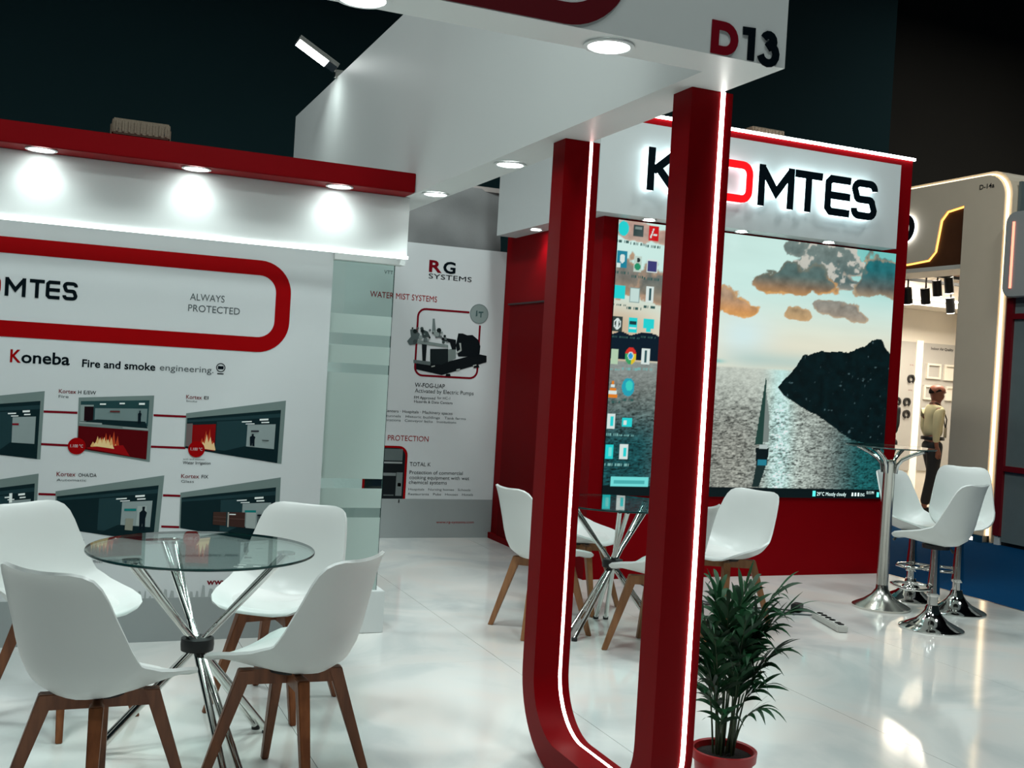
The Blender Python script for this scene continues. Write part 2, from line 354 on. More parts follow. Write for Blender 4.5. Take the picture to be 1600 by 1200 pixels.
# red rounded outline around the logo
FW = wallY(5.72)
MB().ribbon([(-2.7, 1.928)]+arc(0.965, 1.803, 0.125, 90, 0, 10)+arc(0.965, 1.655, 0.125, 0, -90, 10)+[(-2.7, 1.530)], 0.0775, FW, 0, 0.002).build('logo_outline', REDP, WL)
# KOMTES lettering made of strokes
def rr_line(x0, x1, z0, z1, r): return arc(x0+r, z1-r, r, 90, 180, 5)+arc(x0+r, z0+r, r, 180, 270, 5)+arc(x1-r, z0+r, r, 270, 360, 5)+arc(x1-r, z1-r, r, 0, 90, 5)
def letter(ch, x0, x1, z0, z1, w, mb, fn, d0, d1, M, side=None):
    a, b, lo, hi = x0+w/2, x1-w/2, z0+w/2, z1-w/2; h = z1-z0; mid = (z0+z1)/2
    nb = [0]
    def rb(L, c=False):
        nb[0] += 1; mb.ribbon(L, w, fn, d0, d1+0.0007*(nb[0]-1), M, side, c)
    if ch == 'K':
        rb([(a, z0), (a, z1)]); rb([(a+w*0.35, mid-h*0.04), (b, z1)]); rb([(a+w*0.9, mid+h*0.06), (b, z0)])
    elif ch == 'O': rb(rr_line(a, b, lo, hi, w*1.15), True)
    elif ch == 'M': rb([(a, z0), (a, z1)]); rb([(b, z0), (b, z1)]); rb([(a+w*0.12, z1-w*0.55), ((a+b)/2, z0+h*0.36), (b-w*0.12, z1-w*0.55)])
    elif ch == 'T': rb([(x0, hi), (x1, hi)]); rb([((x0+x1)/2, z0), ((x0+x1)/2, hi)])
    elif ch == 'E': rb([(x1, lo)]+[(a+w*0.5, lo), (a, lo+w*0.5), (a, hi-w*0.5), (a+w*0.5, hi)]+[(x1, hi)]); rb([(a, mid), (x1, mid)])
    elif ch == 'S':
        r = w*0.85
        rb([(b, hi-h*0.17)]+arc(b-r, hi-r, r, 15, 90, 4)+arc(a+r, hi-r, r, 90, 180, 4)+arc(a+r, mid+r*0.6, r*0.6, 180, 270, 3)+arc(b-r, mid-r*0.6, r*0.6, 90, 0, 3)+arc(b-r, lo+r, r, 0, -90, 4)+arc(a+r, lo+r, r, 270, 195, 4)+[(a, lo+h*0.17)])
    elif ch == 'D':
        rb([(a, lo), (a, hi)]+arc(b-(hi-lo)/2, mid, (hi-lo)/2, 90, -90, 10), True)
    elif ch == '1': rb([(x0, hi-h*0.02), (b, hi), (b, z0)])
    elif ch == '3':
        r1 = (hi-mid)/2; r2 = (mid-lo)/2
        rb(arc((a+b)/2, hi-r1*0.95, min(r1, (b-a)/2)*1.0, 160, -80, 9)+[((a+b)/2, mid)]); rb([((a+b)/2-w*0.2, mid)]+arc((a+b)/2, lo+r2, max(r2, (b-a)/2*0.98), 80, -165, 10))
    return mb
for ch, a_, b_ in (('K', -0.50, -0.40), ('O', -0.385, -0.247), ('M', -0.229, -0.138), ('T', -0.122, -0.056), ('E', -0.05, 0.013), ('S', 0.025, 0.093)):
    letter(ch, a_, b_, 1.686, 1.775, 0.0165, MB(), FW, 0, 0.002, None).build('logo_letter', REDP if ch == 'O' else INK, WL)
for (s, x0, x1, zb, zc), c in LT:
    text(s, x0, x1, zb, zc, FW, INKS[c], WL, 0.0015, bold=(0.02 if zc-zb > 0.025 else 0.006) if c in ('ink', 'redink', 'redprint') else 0.0)
# round mark after the tag line
rm = MB(); rm.ribbon(circ(0.792, 1.400, 0.021), 0.004, FW, 0, 0.0015, closed=True)
rm.prism([(0.778, 1.392), (0.806, 1.392), (0.806, 1.408), (0.778, 1.408)], FW, 0, 0.0015); rm.prism([(0.776, 1.366), (0.808, 1.366), (0.808, 1.371), (0.776, 1.371)], FW, 0, 0.0015)
rm.build('round_mark', INK, WL)
# connector lines and temperature discs
for (a_, b_) in CON:
    MB().ribbon([a_, b_], 0.011, FW, 0, 0.0012).build('connector_line', REDI, WL)
for c_ in CIR:
    d_ = MB().prism(circ(*c_, 0.041), FW, 0, 0.0045).build('temperature_disc', REDP, WL)
    text('1.100 °C', c_[0]-0.029, c_[0]+0.029, c_[1]-0.006, c_[1]+0.008, wallY(5.7155), mat('white_ink', (0.62, 0.5, 0.5), 0.5), d_, 0.0005, bold=0.01)

# ---- printed pictures (bilinear unit square -> quad on the wall)
def flat(c, r=0.4):
    n = 'print_%02x%02x%02x' % tuple(int(255*x) for x in c)
    return mat(n, c, r, var=0.06, spec=0.05)
def pict(name, quad, polys, parent, base=0.0012):
    (bl, br, tr, tl) = quad; mb = MB()
    def q(u, v):
        x = (bl[0]*(1-u)+br[0]*u)*(1-v)+(tl[0]*(1-u)+tr[0]*u)*v; z = (bl[1]*(1-u)+br[1]*u)*(1-v)+(tl[1]*(1-u)+tr[1]*u)*v
        return (x, z)
    for k, (pl, c) in enumerate(polys):
        mb.prism([q(*p) for p in pl], FW, 0, base+0.00022*k, flat(c))
    return mb.build(name, None, parent)
def bx(u0, u1, v0, v1): return [(u0, v0), (u1, v0), (u1, v1), (u0, v1)]
GF, DK, DK2, WLc, LT_, FIRE, FIRE2, DRED, FIG = (0.17, 0.23, 0.22), (0.006, 0.020, 0.024), (0.016, 0.045, 0.052), (0.27, 0.33, 0.33), (0.85, 0.9, 0.88), (0.75, 0.42, 0.16), (0.50, 0.06, 0.02), (0.09, 0.002, 0.004), (0.004, 0.010, 0.016)
def figure(u, v, h, w): return [(u-w*0.3, v), (u-w*0.05, v), (u, v+h*0.3), (u+w*0.05, v), (u+w*0.35, v), (u+w*0.3, v+h*0.5), (u+w*0.4, v+h*0.75), (u+w*0.12, v+h*0.85), (u+w*0.15, v+h), (u-w*0.15, v+h), (u-w*0.12, v+h*0.85), (u-w*0.4, v+h*0.75)]
def flames(u0, u1, v0, v1, n, sd):
    r = random.Random(sd); P = [(u0, v0), (u1, v0)]; top = []
    for i in range(n*2+1):
        u = u1+(u0-u1)*i/(n*2); e = 1-abs(2*i/(n*2)-1)**2
        top.append((u, v0+(v1-v0)*((0.55+0.45*r.random())*e+0.1 if i % 2 else 0.3*e+0.05)))
    return P+top
def room_pic(extra=(), teal=False, left=0.40):
    P = [(bx(0, 1, 0, 1), GF), (bx(0.012, 0.955, 0.0, 0.86), DK), (bx(0.012, 0.955, 0.74, 0.80), DK2),
         (bx(left, 0.62, 0.08, 0.72), DK2), (bx(0.62, 0.91, 0.22, 0.63), WLc),
         ([(left, 0.0), (0.955, 0.0), (0.91, 0.22), (0.60, 0.22)], (0.005, 0.018, 0.022)),
         (bx(0.56, 0.66, 0.68, 0.70), LT_), (bx(0.60, 0.69, 0.64, 0.655), LT_), (bx(0.74, 0.83, 0.70, 0.73), LT_), (bx(0.76, 0.84, 0.655, 0.675), LT_)]
    if teal: P.append((bx(0.645, 0.76, 0.47, 0.51), (0.01, 0.20, 0.19)))
    return P + list(extra)
pict('picture', PIC['a'], room_pic([(bx(0.62, 0.70, 0.50, 0.53), (0.2, 0.01, 0.02))]), WL)
pict('picture', PIC['b'], [(bx(0, 1, 0, 1), GF), (bx(0.03, 0.94, 0.53, 0.93), (0.02, 0.06, 0.065)), (bx(0.22, 0.92, 0.58, 0.80), (0.17, 0.24, 0.24)), (bx(0.03, 0.20, 0.55, 0.86), (0.25, 0.31, 0.30)),
    (bx(0.08, 0.20, 0.56, 0.83), (0.012, 0.004, 0.006)), ([(0.03, 0.53), (0.94, 0.50), (0.90, 0.60), (0.25, 0.60)], DK), (bx(0.02, 0.32, 0.51, 0.54), (0.30, 0.35, 0.34)), (bx(0.60, 0.95, 0.47, 0.50), (0.30, 0.35, 0.34)),
    (bx(0.01, 0.95, 0.03, 0.46), DRED), (flames(0.25, 0.62, 0.10, 0.44, 7, 1), FIRE2), (flames(0.18, 0.55, 0.10, 0.36, 6, 2), FIRE), ([(0.12, 0.06), (0.72, 0.04), (0.62, 0.20), (0.2, 0.1)], (0.30, 0.004, 0.006)), (flames(0.22, 0.50, 0.12, 0.30, 5, 5), (0.85, 0.62, 0.30)),
    (bx(0.28, 0.36, 0.86, 0.885), LT_), (bx(0.54, 0.61, 0.87, 0.895), LT_), (bx(0.80, 0.88, 0.86, 0.89), LT_), (figure(0.82, 0.57, 0.2, 0.06), FIG), (bx(0.42, 0.55, 0.735, 0.76), (0.12, 0.03, 0.03))], WL)
pict('picture', PIC['c'], room_pic([(bx(0.012, 0.07, 0.06, 0.70), (0.15, 0.12, 0.12)), (bx(0.07, 0.30, 0.04, 0.66), (0.22, 0.004, 0.005)), (flames(0.15, 0.30, 0.06, 0.64, 4, 3), FIRE2), (flames(0.16, 0.31, 0.06, 0.52, 4, 4), (0.8, 0.55, 0.28)),
    (figure(0.68, 0.24, 0.22, 0.07), FIG), (bx(0.66, 0.74, 0.50, 0.525), (0.02, 0.02, 0.03)), (bx(0.78, 0.85, 0.35, 0.36), (0.05, 0.06, 0.06))], left=0.31), WL)
pict('picture', PIC['d'], room_pic([(bx(0.62, 0.66, 0.60, 0.75), LT_)], teal=True), WL)
pict('picture', PIC['e'], room_pic([(bx(0.77, 0.86, 0.23, 0.55), (0.36, 0.42, 0.41)), (figure(0.83, 0.16, 0.38, 0.09), FIG), (bx(0.665, 0.74, 0.14, 0.34), (0.26, 0.27, 0.22))], teal=True), WL)
pict('picture', PIC['f'], room_pic([(bx(0.33, 0.46, 0.20, 0.47), (0.055, 0.028, 0.022)), (bx(0.49, 0.65, 0.20, 0.47), (0.05, 0.024, 0.02)), (bx(0.49, 0.555, 0.42, 0.44), LT_), (bx(0.475, 0.487, 0.18, 0.47), (0.4, 0.38, 0.34)), (bx(0.33, 0.46, 0.36, 0.375), (0.09, 0.05, 0.04)), (bx(0.33, 0.46, 0.28, 0.295), (0.09, 0.05, 0.04)), (bx(0.49, 0.65, 0.34, 0.355), (0.10, 0.05, 0.04)), (bx(0.66, 0.76, 0.2, 0.47), (0.36, 0.41, 0.40))] +
    [(bx(0.78+0.016*k, 0.785+0.016*k, 0.12, 0.42), FIG) for k in range(10)] + [(bx(0.775, 0.94, 0.42, 0.44), FIG)], teal=True, left=0.40), WL)

# ---- glass partition next to the wall
gp = empty('glass_partition', (1.52, 5.765, 0.228), label='narrow frosted glass panel on a white plinth at the wall end', cat='glass panel')
MB().box(1.35-1.52, 1.695-1.52, -0.005, 0.005, 0, 1.782).build('pane', GLASS, gp)
MB().box(1.695-1.52, 1.6975-1.52, -0.005, 0.005, 0, 1.782).build('pane_edge', GEDGE, gp)
for z0, z1 in ((1.623, 1.727), (1.462, 1.56), (0.838, 1.41), (0.679, 0.785), (0.232, 0.626)):
    MB().box(1.352-1.52, 1.694-1.52, -0.0075, -0.0055, z0-0.228, z1-0.228).build('frosted_film', FILM, gp)

# ---- back wall with the second poster
WB = MB().box(0.4, 3.63, 8.885, 8.965, 0, 2.52).build('wall_back', PRINTW); WB['kind'] = 'structure'
MB().box(0.4, 3.63, 8.882, 8.885, 0, 0.335).build('grey_band', GREYB, WB)
FB = wallY(8.885)
for (s, x0, x1, zb, zc), c in RT:
    big = s in ('R', 'G')
    fn = wallY(8.882) if zb < 0.3 else FB
    text(s, x0, x1, zb, zc, fn, INKS[c], WB, 0.002, bold=0.03 if big else (0.006 if c == 'ink' and zc-zb > 0.035 and 'M' not in s else 0.0))
MB().ribbon([(3.415, 1.86), (3.415, 1.475)]+arc(3.345, 1.465, 0.07, 0, -90, 6)+arc(2.915, 1.465, 0.07, 270, 180, 6)+arc(2.915, 1.895, 0.07, 180, 90, 6)+[(3.31, 1.966)], 0.017, FB, 0, 0.002).build('poster_outline', REDI, WB)
bd = MB(); bd.prism(circ(3.401, 1.96, 0.08), FB, 0, 0.0022, flat((0.24, 0.30, 0.29))); bd.ribbon(circ(3.401, 1.96, 0.083), 0.006, FB, 0, 0.003, flat((0.16, 0.2, 0.2)), closed=True)
bd.prism([(3.37, 1.935), (3.385, 1.94), (3.383, 1.99), (3.372, 1.985)], FB, 0, 0.0028, flat((0.05, 0.1, 0.1))); bd.prism([(3.395, 1.965), (3.44, 1.972), (3.44, 1.982), (3.395, 1.98)], FB, 0, 0.0028, flat((0.05, 0.1, 0.1))); bd.prism([(3.413, 1.93), (3.423, 1.93), (3.423, 1.97), (3.413, 1.97)], FB, 0, 0.0028, flat((0.05, 0.1, 0.1)))
bd.build('round_badge', None, WB)
pm = MB(); cold = {'motor': (0.006, 0.009, 0.011), 'skid': (0.007, 0.010, 0.012), 'block': (0.012, 0.018, 0.02), 'panel': (0.17, 0.21, 0.20), 'post': (0.010, 0.014, 0.016), 'pipe1': (0.20, 0.25, 0.24), 'pipe2': (0.16, 0.2, 0.2), 'valve1': (0.09, 0.12, 0.12), 'valve2': (0.05, 0.07, 0.07), 'valve3': (0.10, 0.13, 0.13), 'pipe3': (0.11, 0.14, 0.14), 'hose': (0.008, 0.010, 0.012), 'foot1': (0.008, 0.01, 0.012), 'foot2': (0.008, 0.01, 0.012), 'bracket': (0.35, 0.38, 0.36)}
for k, nme in enumerate(('skid', 'post', 'block', 'motor', 'panel', 'pipe3', 'foot1', 'foot2', 'pipe1', 'valve1', 'valve2', 'pipe2', 'valve3', 'hose', 'bracket')):
    pm.prism(PUMP[nme][::-1], FB, 0, 0.003+0.0002*k, flat(cold[nme]))
r_ = random.Random(5)
for k in range(26):
    x, z = r_.uniform(2.79, 3.12), r_.uniform(1.68, 1.80); a = r_.uniform(0.006, 0.022)
    pm.prism(circ(x, z, a, 6), FB, 0, 0.0064+0.0001*k, flat(r_.choice([(0.25, 0.3, 0.29), (0.05, 0.07, 0.07), (0.012, 0.02, 0.02), (0.12, 0.15, 0.15)])))
for x, z in ((2.99, 1.47), (3.22, 1.455), (3.37, 1.50)):
    pm.prism([(x, z), (x+0.03, z+0.008), (x+0.03, z+0.018), (x, z+0.01)], FB, 0, 0.0095, flat((0.35, 0.38, 0.36)))
pm.build('pump_picture', None, WB)
kp = MB(); kp.prism(rrect(2.44, 2.825, 0.258, 0.785, 0.08), FB, 0, 0.002, REDP); kp.prism(rrect(2.46, 2.805, 0.275, 0.768, 0.07), FB, 0, 0.0024, flat((0.010, 0.014, 0.016)))
for (a, b, c, d), co in (((2.62, 2.78, 0.66, 0.76), (0.12, 0.15, 0.15)), ((2.62, 2.78, 0.635, 0.65), (0.3, 0.33, 0.33)), ((2.735, 2.79, 0.36, 0.56), (0.16, 0.19, 0.19)), ((2.5, 2.73, 0.53, 0.555), (0.2, 0.23, 0.23)), ((2.63, 2.72, 0.36, 0.37), (0.1, 0.12, 0.12)), ((2.75, 2.78, 0.44, 0.47), (0.01, 0.012, 0.012)), ((2.765, 2.775, 0.30, 0.33), (0.4, 0.4, 0.4))):
    kp.prism([(a, c), (b, c), (b, d), (a, d)], FB, 0, 0.0030, flat(co))
kp.build('kitchen_picture', None, WB)
# grey cloth hung behind the poster wall
n, mm_ = 60, 14; vs = []; fs = []
for i in range(n+1):
    for j in range(mm_+1):
        x = 1.9+(3.62-1.9)*i/n; z = 2.30+(3.07-2.30)*j/mm_
        y = 9.02+0.012*math.sin(x*9+z*2)+0.014*math.sin(x*23+z*7)*(1-j/mm_)+0.010*math.sin(z*16+x*4)
        vs.append((x, y, z))
for i in range(n):
    for j in range(mm_): fs.append((i*(mm_+1)+j, (i+1)*(mm_+1)+j, (i+1)*(mm_+1)+j+1, i*(mm_+1)+j+1))
cl = MB().add(vs, fs).build('backdrop_cloth', mat('grey_fabric', (0.20, 0.205, 0.205), 0.7, var=0.1, bump=0.1), smooth=True)
cl.location = (0, 0, 0)
tag(cl, 'wrinkled grey cloth stretched above the back poster wall', 'cloth')
MB().box(1.9, 3.62, 9.01, 9.05, 3.05, 3.09).build('top_rail', mat('pale_rail', (0.4, 0.36, 0.34), 0.5), cl)

# ================================================================== OVERHEAD FASCIA
OF = empty('overhead_fascia', (1.77, 5.0, 2.364), label='white L-shaped overhead fascia beam carrying the number D13', cat='fascia')
def rel(mb, o):
    l = o.location; mb.v = [(a-l[0], b-l[1], c-l[2]) for a, b, c in mb.v]; return mb
rel(MB().box(1.685, 1.858, 2.715, 8.75, 2.364, 3.405), OF).build('side_beam', WHITE2, OF)
rel(MB().box(-2.8, 1.858, 2.56, 2.715, 2.364, 3.405), OF).build('front_beam', WHITE2, OF)
fnO = lambda u, v, d: (u-1.77, 2.56-d-5.0, v-2.364)
letter('D', 1.610, 1.697, 2.367, 2.458, 0.024, MB(), fnO, 0, 0.003, None).build('stand_number', REDI, OF)
letter('1', 1.711, 1.752, 2.367, 2.458, 0.022, MB(), fnO, 0, 0.003, None).build('stand_number', INK, OF)
letter('3', 1.760, 1.836, 2.367, 2.458, 0.022, MB(), fnO, 0, 0.003, None).build('stand_number', INK, OF)
MB().ribbon([(-1.0, 2.3945)]+arc(1.165, 2.553, 0.1585, -90, 0, 12)+arc(1.165, 2.85, 0.1585, 0, 90, 12)+[(-1.0, 3.0085)], 0.056, fnO, 0, 0.003).build('logo_outline', mat('red_vinyl_dark', (0.10, 0.002, 0.006), 0.35), OF)

# ---- U-shaped red frame
XA, XB2, YN, YF, TH, RO = 1.748, 1.896, 2.868, 3.866, 0.108, 0.33
def ushape(off):
    r, rn = RO-off, 0.32-off
    y0, y1, zb = YN+off, YF-off, off
    return [(y0, 2.3635)] + [(y0, 0.32)] + arc(y0+rn, zb+rn, rn, 180, 270, 14)[1:] + arc(y1-r, zb+r, r, 270, 360, 14) + [(y1, 2.3635)]
UF = empty('arch_frame', (1.807, 3.365, 0), label='tall red U-shaped frame with white light strips holding up the fascia', cat='frame')
outer, inner = ushape(0.0), ushape(TH)
mb = MB(); n = len(outer)
for X in (XA, XB2):
    pass
vs = [(XA, y, z) for y, z in outer]+[(XA, y, z) for y, z in inner]+[(XB2, y, z) for y, z in outer]+[(XB2, y, z) for y, z in inner]
fs = []
for i in range(n-1):
    fs += [(i, i+1, n+i+1, n+i), (2*n+i, 3*n+i, 3*n+i+1, 2*n+i+1), (i, 2*n+i, 2*n+i+1, i+1), (n+i, n+i+1, 3*n+i+1, 3*n+i)]
fs += [(0, n, 3*n, 2*n), (n-1, 3*n-1, 4*n-1, 2*n-1)]
rel(mb.add(vs, fs), UF).build('frame_body', RED, UF, smooth=True, angle=30)
# light strips let into the camera-side faces
def strip(line, x0, x1, h, nm):
    mb = MB(); P = line
    for i in range(len(P)-1):
        (ya, za), (yb_, zb_) = P[i], P[i+1]
        t = Vector((yb_-ya, zb_-za)).normalized(); nn = Vector((t.y, -t.x))*h
        mb.add([(x0, ya, za), (x1, ya, za), (x1, yb_, zb_), (x0, yb_, zb_), (x0, ya+nn.x, za+nn.y), (x1, ya+nn.x, za+nn.y), (x1, yb_+nn.x, zb_+nn.y), (x0, yb_+nn.x, zb_+nn.y)],
               [(0,1,2,3), (4,7,6,5), (0,4,5,1), (1,5,6,2), (2,6,7,3), (3,7,4,0)])
    return rel(mb, UF).build(nm, LEDN, UF)
strip(inner[::-1], 1.852, 1.866, -0.004, 'inner_light_strip')
strip(outer[:9], 1.852, 1.866, 0.004, 'outer_light_strip')

# ================================================================== SCREEN TOWER
TW = empty('screen_tower', (5.0, 7.9, 0), label='big red tower wall with white lit sign above the video screen', cat='display wall')
rel(MB().box(3.63, 6.40, 7.0, 8.88, 0, 3.40), TW).build('tower_body', REDD, TW)
rel(MB().box(3.45, 6.13, 6.83, 7.0, 2.63, 3.295), TW).build('sign_box', SIGNW, TW)
rel(MB().box(3.45, 3.63, 7.0, 8.70, 2.63, 3.295), TW).build('sign_box_return', SIGNW, TW)
rel(MB().box(3.60, 6.415, 6.984, 7.0, 3.390, 3.411), TW).build('led_strip', LEDN, TW)
rel(MB().box(3.595, 3.64, 6.99, 7.25, 0, 2.629), TW).build('corner_post', REDD, TW)
dr = rel(MB().box(3.612, 3.632, 7.35, 8.70, 0.0, 2.045), TW).build('door', mat('red_door_dark', (0.13, 0.0003, 0.002), 0.6, spec=0.04), TW)
rel(MB().box(3.60, 3.631, 7.33, 8.72, 2.045, 2.06), TW).build('door_head', mat('dark_gap', (0.02, 0.001, 0.001), 0.6), TW)
rel(MB().box(3.602, 3.631, 7.252, 8.88, 0.0, 0.05), TW).build('skirting', REDD, TW)
rel(MB().box(3.585, 3.612, 7.50, 7.53, 0.98, 1.10), TW).build('handle', CHROME, dr)
fnS = lambda u, v, d: (u-5.0, 6.83-d-7.9, v)
HALO = emit_mat('acrylic_backlit', (0.80, 0.97, 1.0), 2.6)
HALOR = emit_mat('acrylic_backlit_pink', (1.0, 0.80, 0.84), 1.6)
REDL = mat('lit_red_acrylic', (0.6, 0.004, 0.006), 0.3, emit=(0.9, 0.006, 0.01), es=0.9)
for ch, a_, b_ in (('K', 3.80, 4.075), ('O', 4.13, 4.69), ('M', 4.742, 5.062), ('T', 5.068, 5.322), ('E', 5.352, 5.592), ('S', 5.605, 5.856)):
    bk = letter(ch, a_, b_, 2.812, 3.118, 0.056, MB(), fnS, 0.006, 0.060, None).build('backlit_letter', HALOR if ch == 'O' else HALO, TW)
    letter(ch, a_, b_, 2.812, 3.118, 0.0565, MB(), fnS, 0.060, 0.066, None).build('letter_face', REDL if ch == 'O' else INK, bk)

# ---- video screen: one coloured LED grid
def vnoise(x, y, seed=0):
    xi, yi = np.floor(x).astype(int), np.floor(y).astype(int); xf, yf = x-xi, y-yi
    def h(a, b):
        v = np.sin(a*127.1+b*311.7+seed*74.7)*43758.5453; return v-np.floor(v)
    u, v = xf*xf*(3-2*xf), yf*yf*(3-2*yf)
    return (h(xi,yi)*(1-u)+h(xi+1,yi)*u)*(1-v)+(h(xi,yi+1)*(1-u)+h(xi+1,yi+1)*u)*v
def fbm(x, y, o=5, seed=0):
    s = 0; a = 0.5
    for k in range(o): s = s+a*vnoise(x*2**k, y*2**k, seed+k); a *= 0.5
    return s
NX, NZ = 400, 312
u, v = np.meshgrid(np.linspace(0, 1, NX), np.linspace(0, 1, NZ))
C = np.zeros((NZ, NX, 3))
def lerp(a, b, t): return a*(1-t[..., None])+np.array(b)*t[..., None]
def ss(a, b, x): t = np.clip((x-a)/(b-a), 0, 1); return t*t*(3-2*t)
C[:] = (0.70, 0.97, 0.90)
C = lerp(C, (0.20, 0.66, 0.62), ss(0.72, 1.0, v)*ss(0.55, 0.95, u))
C = lerp(C, (0.98, 0.92, 0.72), (1-ss(0.56, 0.82, v))*0.9)
C = lerp(C, (0.66, 0.46, 0.28), (1-ss(0.0, 0.25, u))*(1-ss(0.62, 0.75, v))*0.8)
C = lerp(C, (0.78, 1.0, 1.0), np.exp(-(((u-0.44)/0.10)**2+((v-0.62)/0.10)**2))*0.9)
C = lerp(C, (0.50, 0.72, 0.68), np.exp(-((v-0.53)/0.035)**2)*ss(0.3, 0.5, u)*0.7)
C = C*(0.93+0.14*fbm(u*3, v*16, 4, 9))[..., None]
def cloud(blobs, top, bot, rim, seed, bright=0.0):
    """cumulus from several soft blobs broken up by noise; lit rims where it thins out"""
    global C
    n1 = fbm(u*20, v*16, 5, seed); n2 = fbm(u*40, v*34, 4, seed+7)
    D = np.full_like(u, -9.0)
    for (a, b, ra, rb_) in blobs:
        dv = (v-b)/rb_; dv = np.where(dv < 0, dv*1.5, dv)/1.2
        D = np.maximum(D, 1-np.sqrt(((u-a)/(ra*1.22))**2+dv**2))
    D = D+(n1-0.47)*1.1+(n2-0.47)*0.5
    a_ = ss(0.10, 0.22, D)
    zs = [b for _, b, _, _ in blobs]; lo_, hi_ = min(zs)-0.03, max(zs)+0.03
    col = lerp(np.zeros_like(C)+np.array(bot), top, ss(lo_, hi_, v))*(0.55+0.95*n2)[..., None]
    edge = a_*(1-ss(0.18, 0.42, D))*np.clip(0.15+1.5*ss(0.35, 0.62, fbm(u*9, v*11, 3, seed+2)), 0, 1)
    col = lerp(col, rim, np.clip(edge*0.85+(1-ss(lo_-0.02, lo_+0.04, v))*0.6, 0, 1))
    if bright: col = lerp(col, (0.85, 0.80, 0.70), ss(0.52, 0.62, n2)*bright)
    C = C*(1-a_[..., None])+col*a_[..., None]
cloud([(0.62, 0.975, 0.05, 0.05), (0.69, 0.97, 0.07, 0.07), (0.77, 0.965, 0.08, 0.07), (0.82, 0.92, 0.06, 0.06), (0.72, 0.90, 0.10, 0.06), (0.80, 0.86, 0.06, 0.04)], (0.20, 0.27, 0.25), (0.10, 0.17, 0.17), (0.62, 0.55, 0.45), 11, 0.7)
cloud([(0.95, 0.90, 0.10, 0.08), (0.99, 0.85, 0.08, 0.08), (0.90, 0.85, 0.06, 0.05)], (0.02, 0.17, 0.19), (0.16, 0.15, 0.13), (0.62, 0.46, 0.28), 13)
cloud([(0.53, 0.825, 0.06, 0.05), (0.59, 0.84, 0.09, 0.065), (0.66, 0.845, 0.10, 0.07), (0.72, 0.835, 0.06, 0.06)], (0.10, 0.17, 0.16), (0.34, 0.20, 0.11), (0.78, 0.42, 0.15), 14)
cloud([(0.74, 0.755, 0.05, 0.035), (0.80, 0.745, 0.08, 0.045), (0.85, 0.73, 0.05, 0.03)], (0.30, 0.29, 0.25), (0.38, 0.32, 0.25), (0.62, 0.48, 0.32), 15)
cloud([(0.36, 0.745, 0.07, 0.06), (0.42, 0.725, 0.06, 0.045), (0.455, 0.715, 0.04, 0.03)], (0.48, 0.33, 0.22), (0.75, 0.34, 0.10), (0.90, 0.50, 0.18), 16)
cloud([(0.64, 0.715, 0.045, 0.03)], (0.45, 0.32, 0.18), (0.6, 0.38, 0.18), (0.7, 0.46, 0.24), 17)
cloud([(0.02, 0.775, 0.09, 0.07), (0.07, 0.755, 0.06, 0.05)], (0.24, 0.23, 0.20), (0.40, 0.26, 0.16), (0.66, 0.40, 0.22), 18)
cloud([(0.14, 0.77, 0.07, 0.07), (0.17, 0.74, 0.05, 0.05)], (0.18, 0.20, 0.18), (0.30, 0.24, 0.17), (0.55, 0.36, 0.24), 19)
cloud([(0.05, 0.955, 0.08, 0.045), (0.16, 0.95, 0.06, 0.04)], (0.52, 0.34, 0.28), (0.55, 0.40, 0.32), (0.65, 0.45, 0.35), 20)
# sea
sea = 1-ss(0.492, 0.503, v+0.012*(0.6-u))
sc = np.zeros_like(C); sc[:] = (0.20, 0.235, 0.215)
sc = lerp(sc, (0.62, 0.68, 0.60), ss(0.22, 0.48, v)*ss(0.2, 0.4, u))
sc = lerp(sc, (0.42, 0.42, 0.36), np.exp(-((u-0.42)/0.14)**2)*(1-ss(0.2, 0.45, v))*0.6)
sc = lerp(sc, (0.52, 0.60, 0.54), np.exp(-((u-0.66)/0.11)**2)*(1-ss(0.25, 0.45, v))*0.85)
sc = lerp(sc, (0.012, 0.12, 0.125), ss(0.74, 0.92, u)*(1-ss(0.30, 0.46, v)))
sc = lerp(sc, (0.010, 0.085, 0.095), (1-ss(0.10, 0.32, u))*(1-ss(0.18, 0.42, v)))
sc = lerp(sc, (0.30, 0.34, 0.32), (1-ss(0.10, 0.30, u))*ss(0.36, 0.48, v))
sc = lerp(sc, (0.66, 1.0, 0.94), np.exp(-((u-0.595+0.03*(v-0.25))/0.042)**2)*0.92)
rip = 0.45*fbm(u*60, v*330*(1.1-v), 4, 30)+0.55*fbm(u*170, v*290, 2, 33); st = (1-ss(0.25, 0.5, v))
sc = sc*np.clip(1+(rip-0.44)*(0.8+3.4*st), 0.12, 2.2)[..., None]
C = C*(1-sea[..., None])+sc*sea[..., None]
C = lerp(C, (0.15, 0.62, 0.60), np.exp(-(((u-0.35)/0.03)**2+((v-0.515)/0.008)**2))*0.8)
# dark headlands
ip = np.interp(u, [0.575, 0.598, 0.637, 0.663, 0.729, 0.845, 0.894, 0.923, 0.961, 0.984, 1.0], [0.42, 0.456, 0.508, 0.561, 0.583, 0.588, 0.617, 0.640, 0.646, 0.612, 0.59])+0.018*(fbm(u*60, v*0, 3, 41)-0.45)
lo = np.interp(u, [0.575, 0.60, 0.662, 0.763, 0.867, 1.0], [0.43, 0.40, 0.362, 0.308, 0.235, 0.205])+0.012*(fbm(u*40, v*0+3, 3, 43)-0.45)
isl = ((v < ip) & (v > lo) & (u > 0.578)).astype(float)
ic = np.zeros_like(C); ic[:] = (0.0008, 0.0085, 0.0105); ic = ic*(0.3+1.4*fbm(u*50, v*40, 4, 45))[..., None]
ic = lerp(ic, (0.12, 0.22, 0.24), ss(0.66, 0.80, fbm(u*70, v*60, 3, 47))*0.7)
C = C*(1-isl[..., None])+ic*isl[..., None]
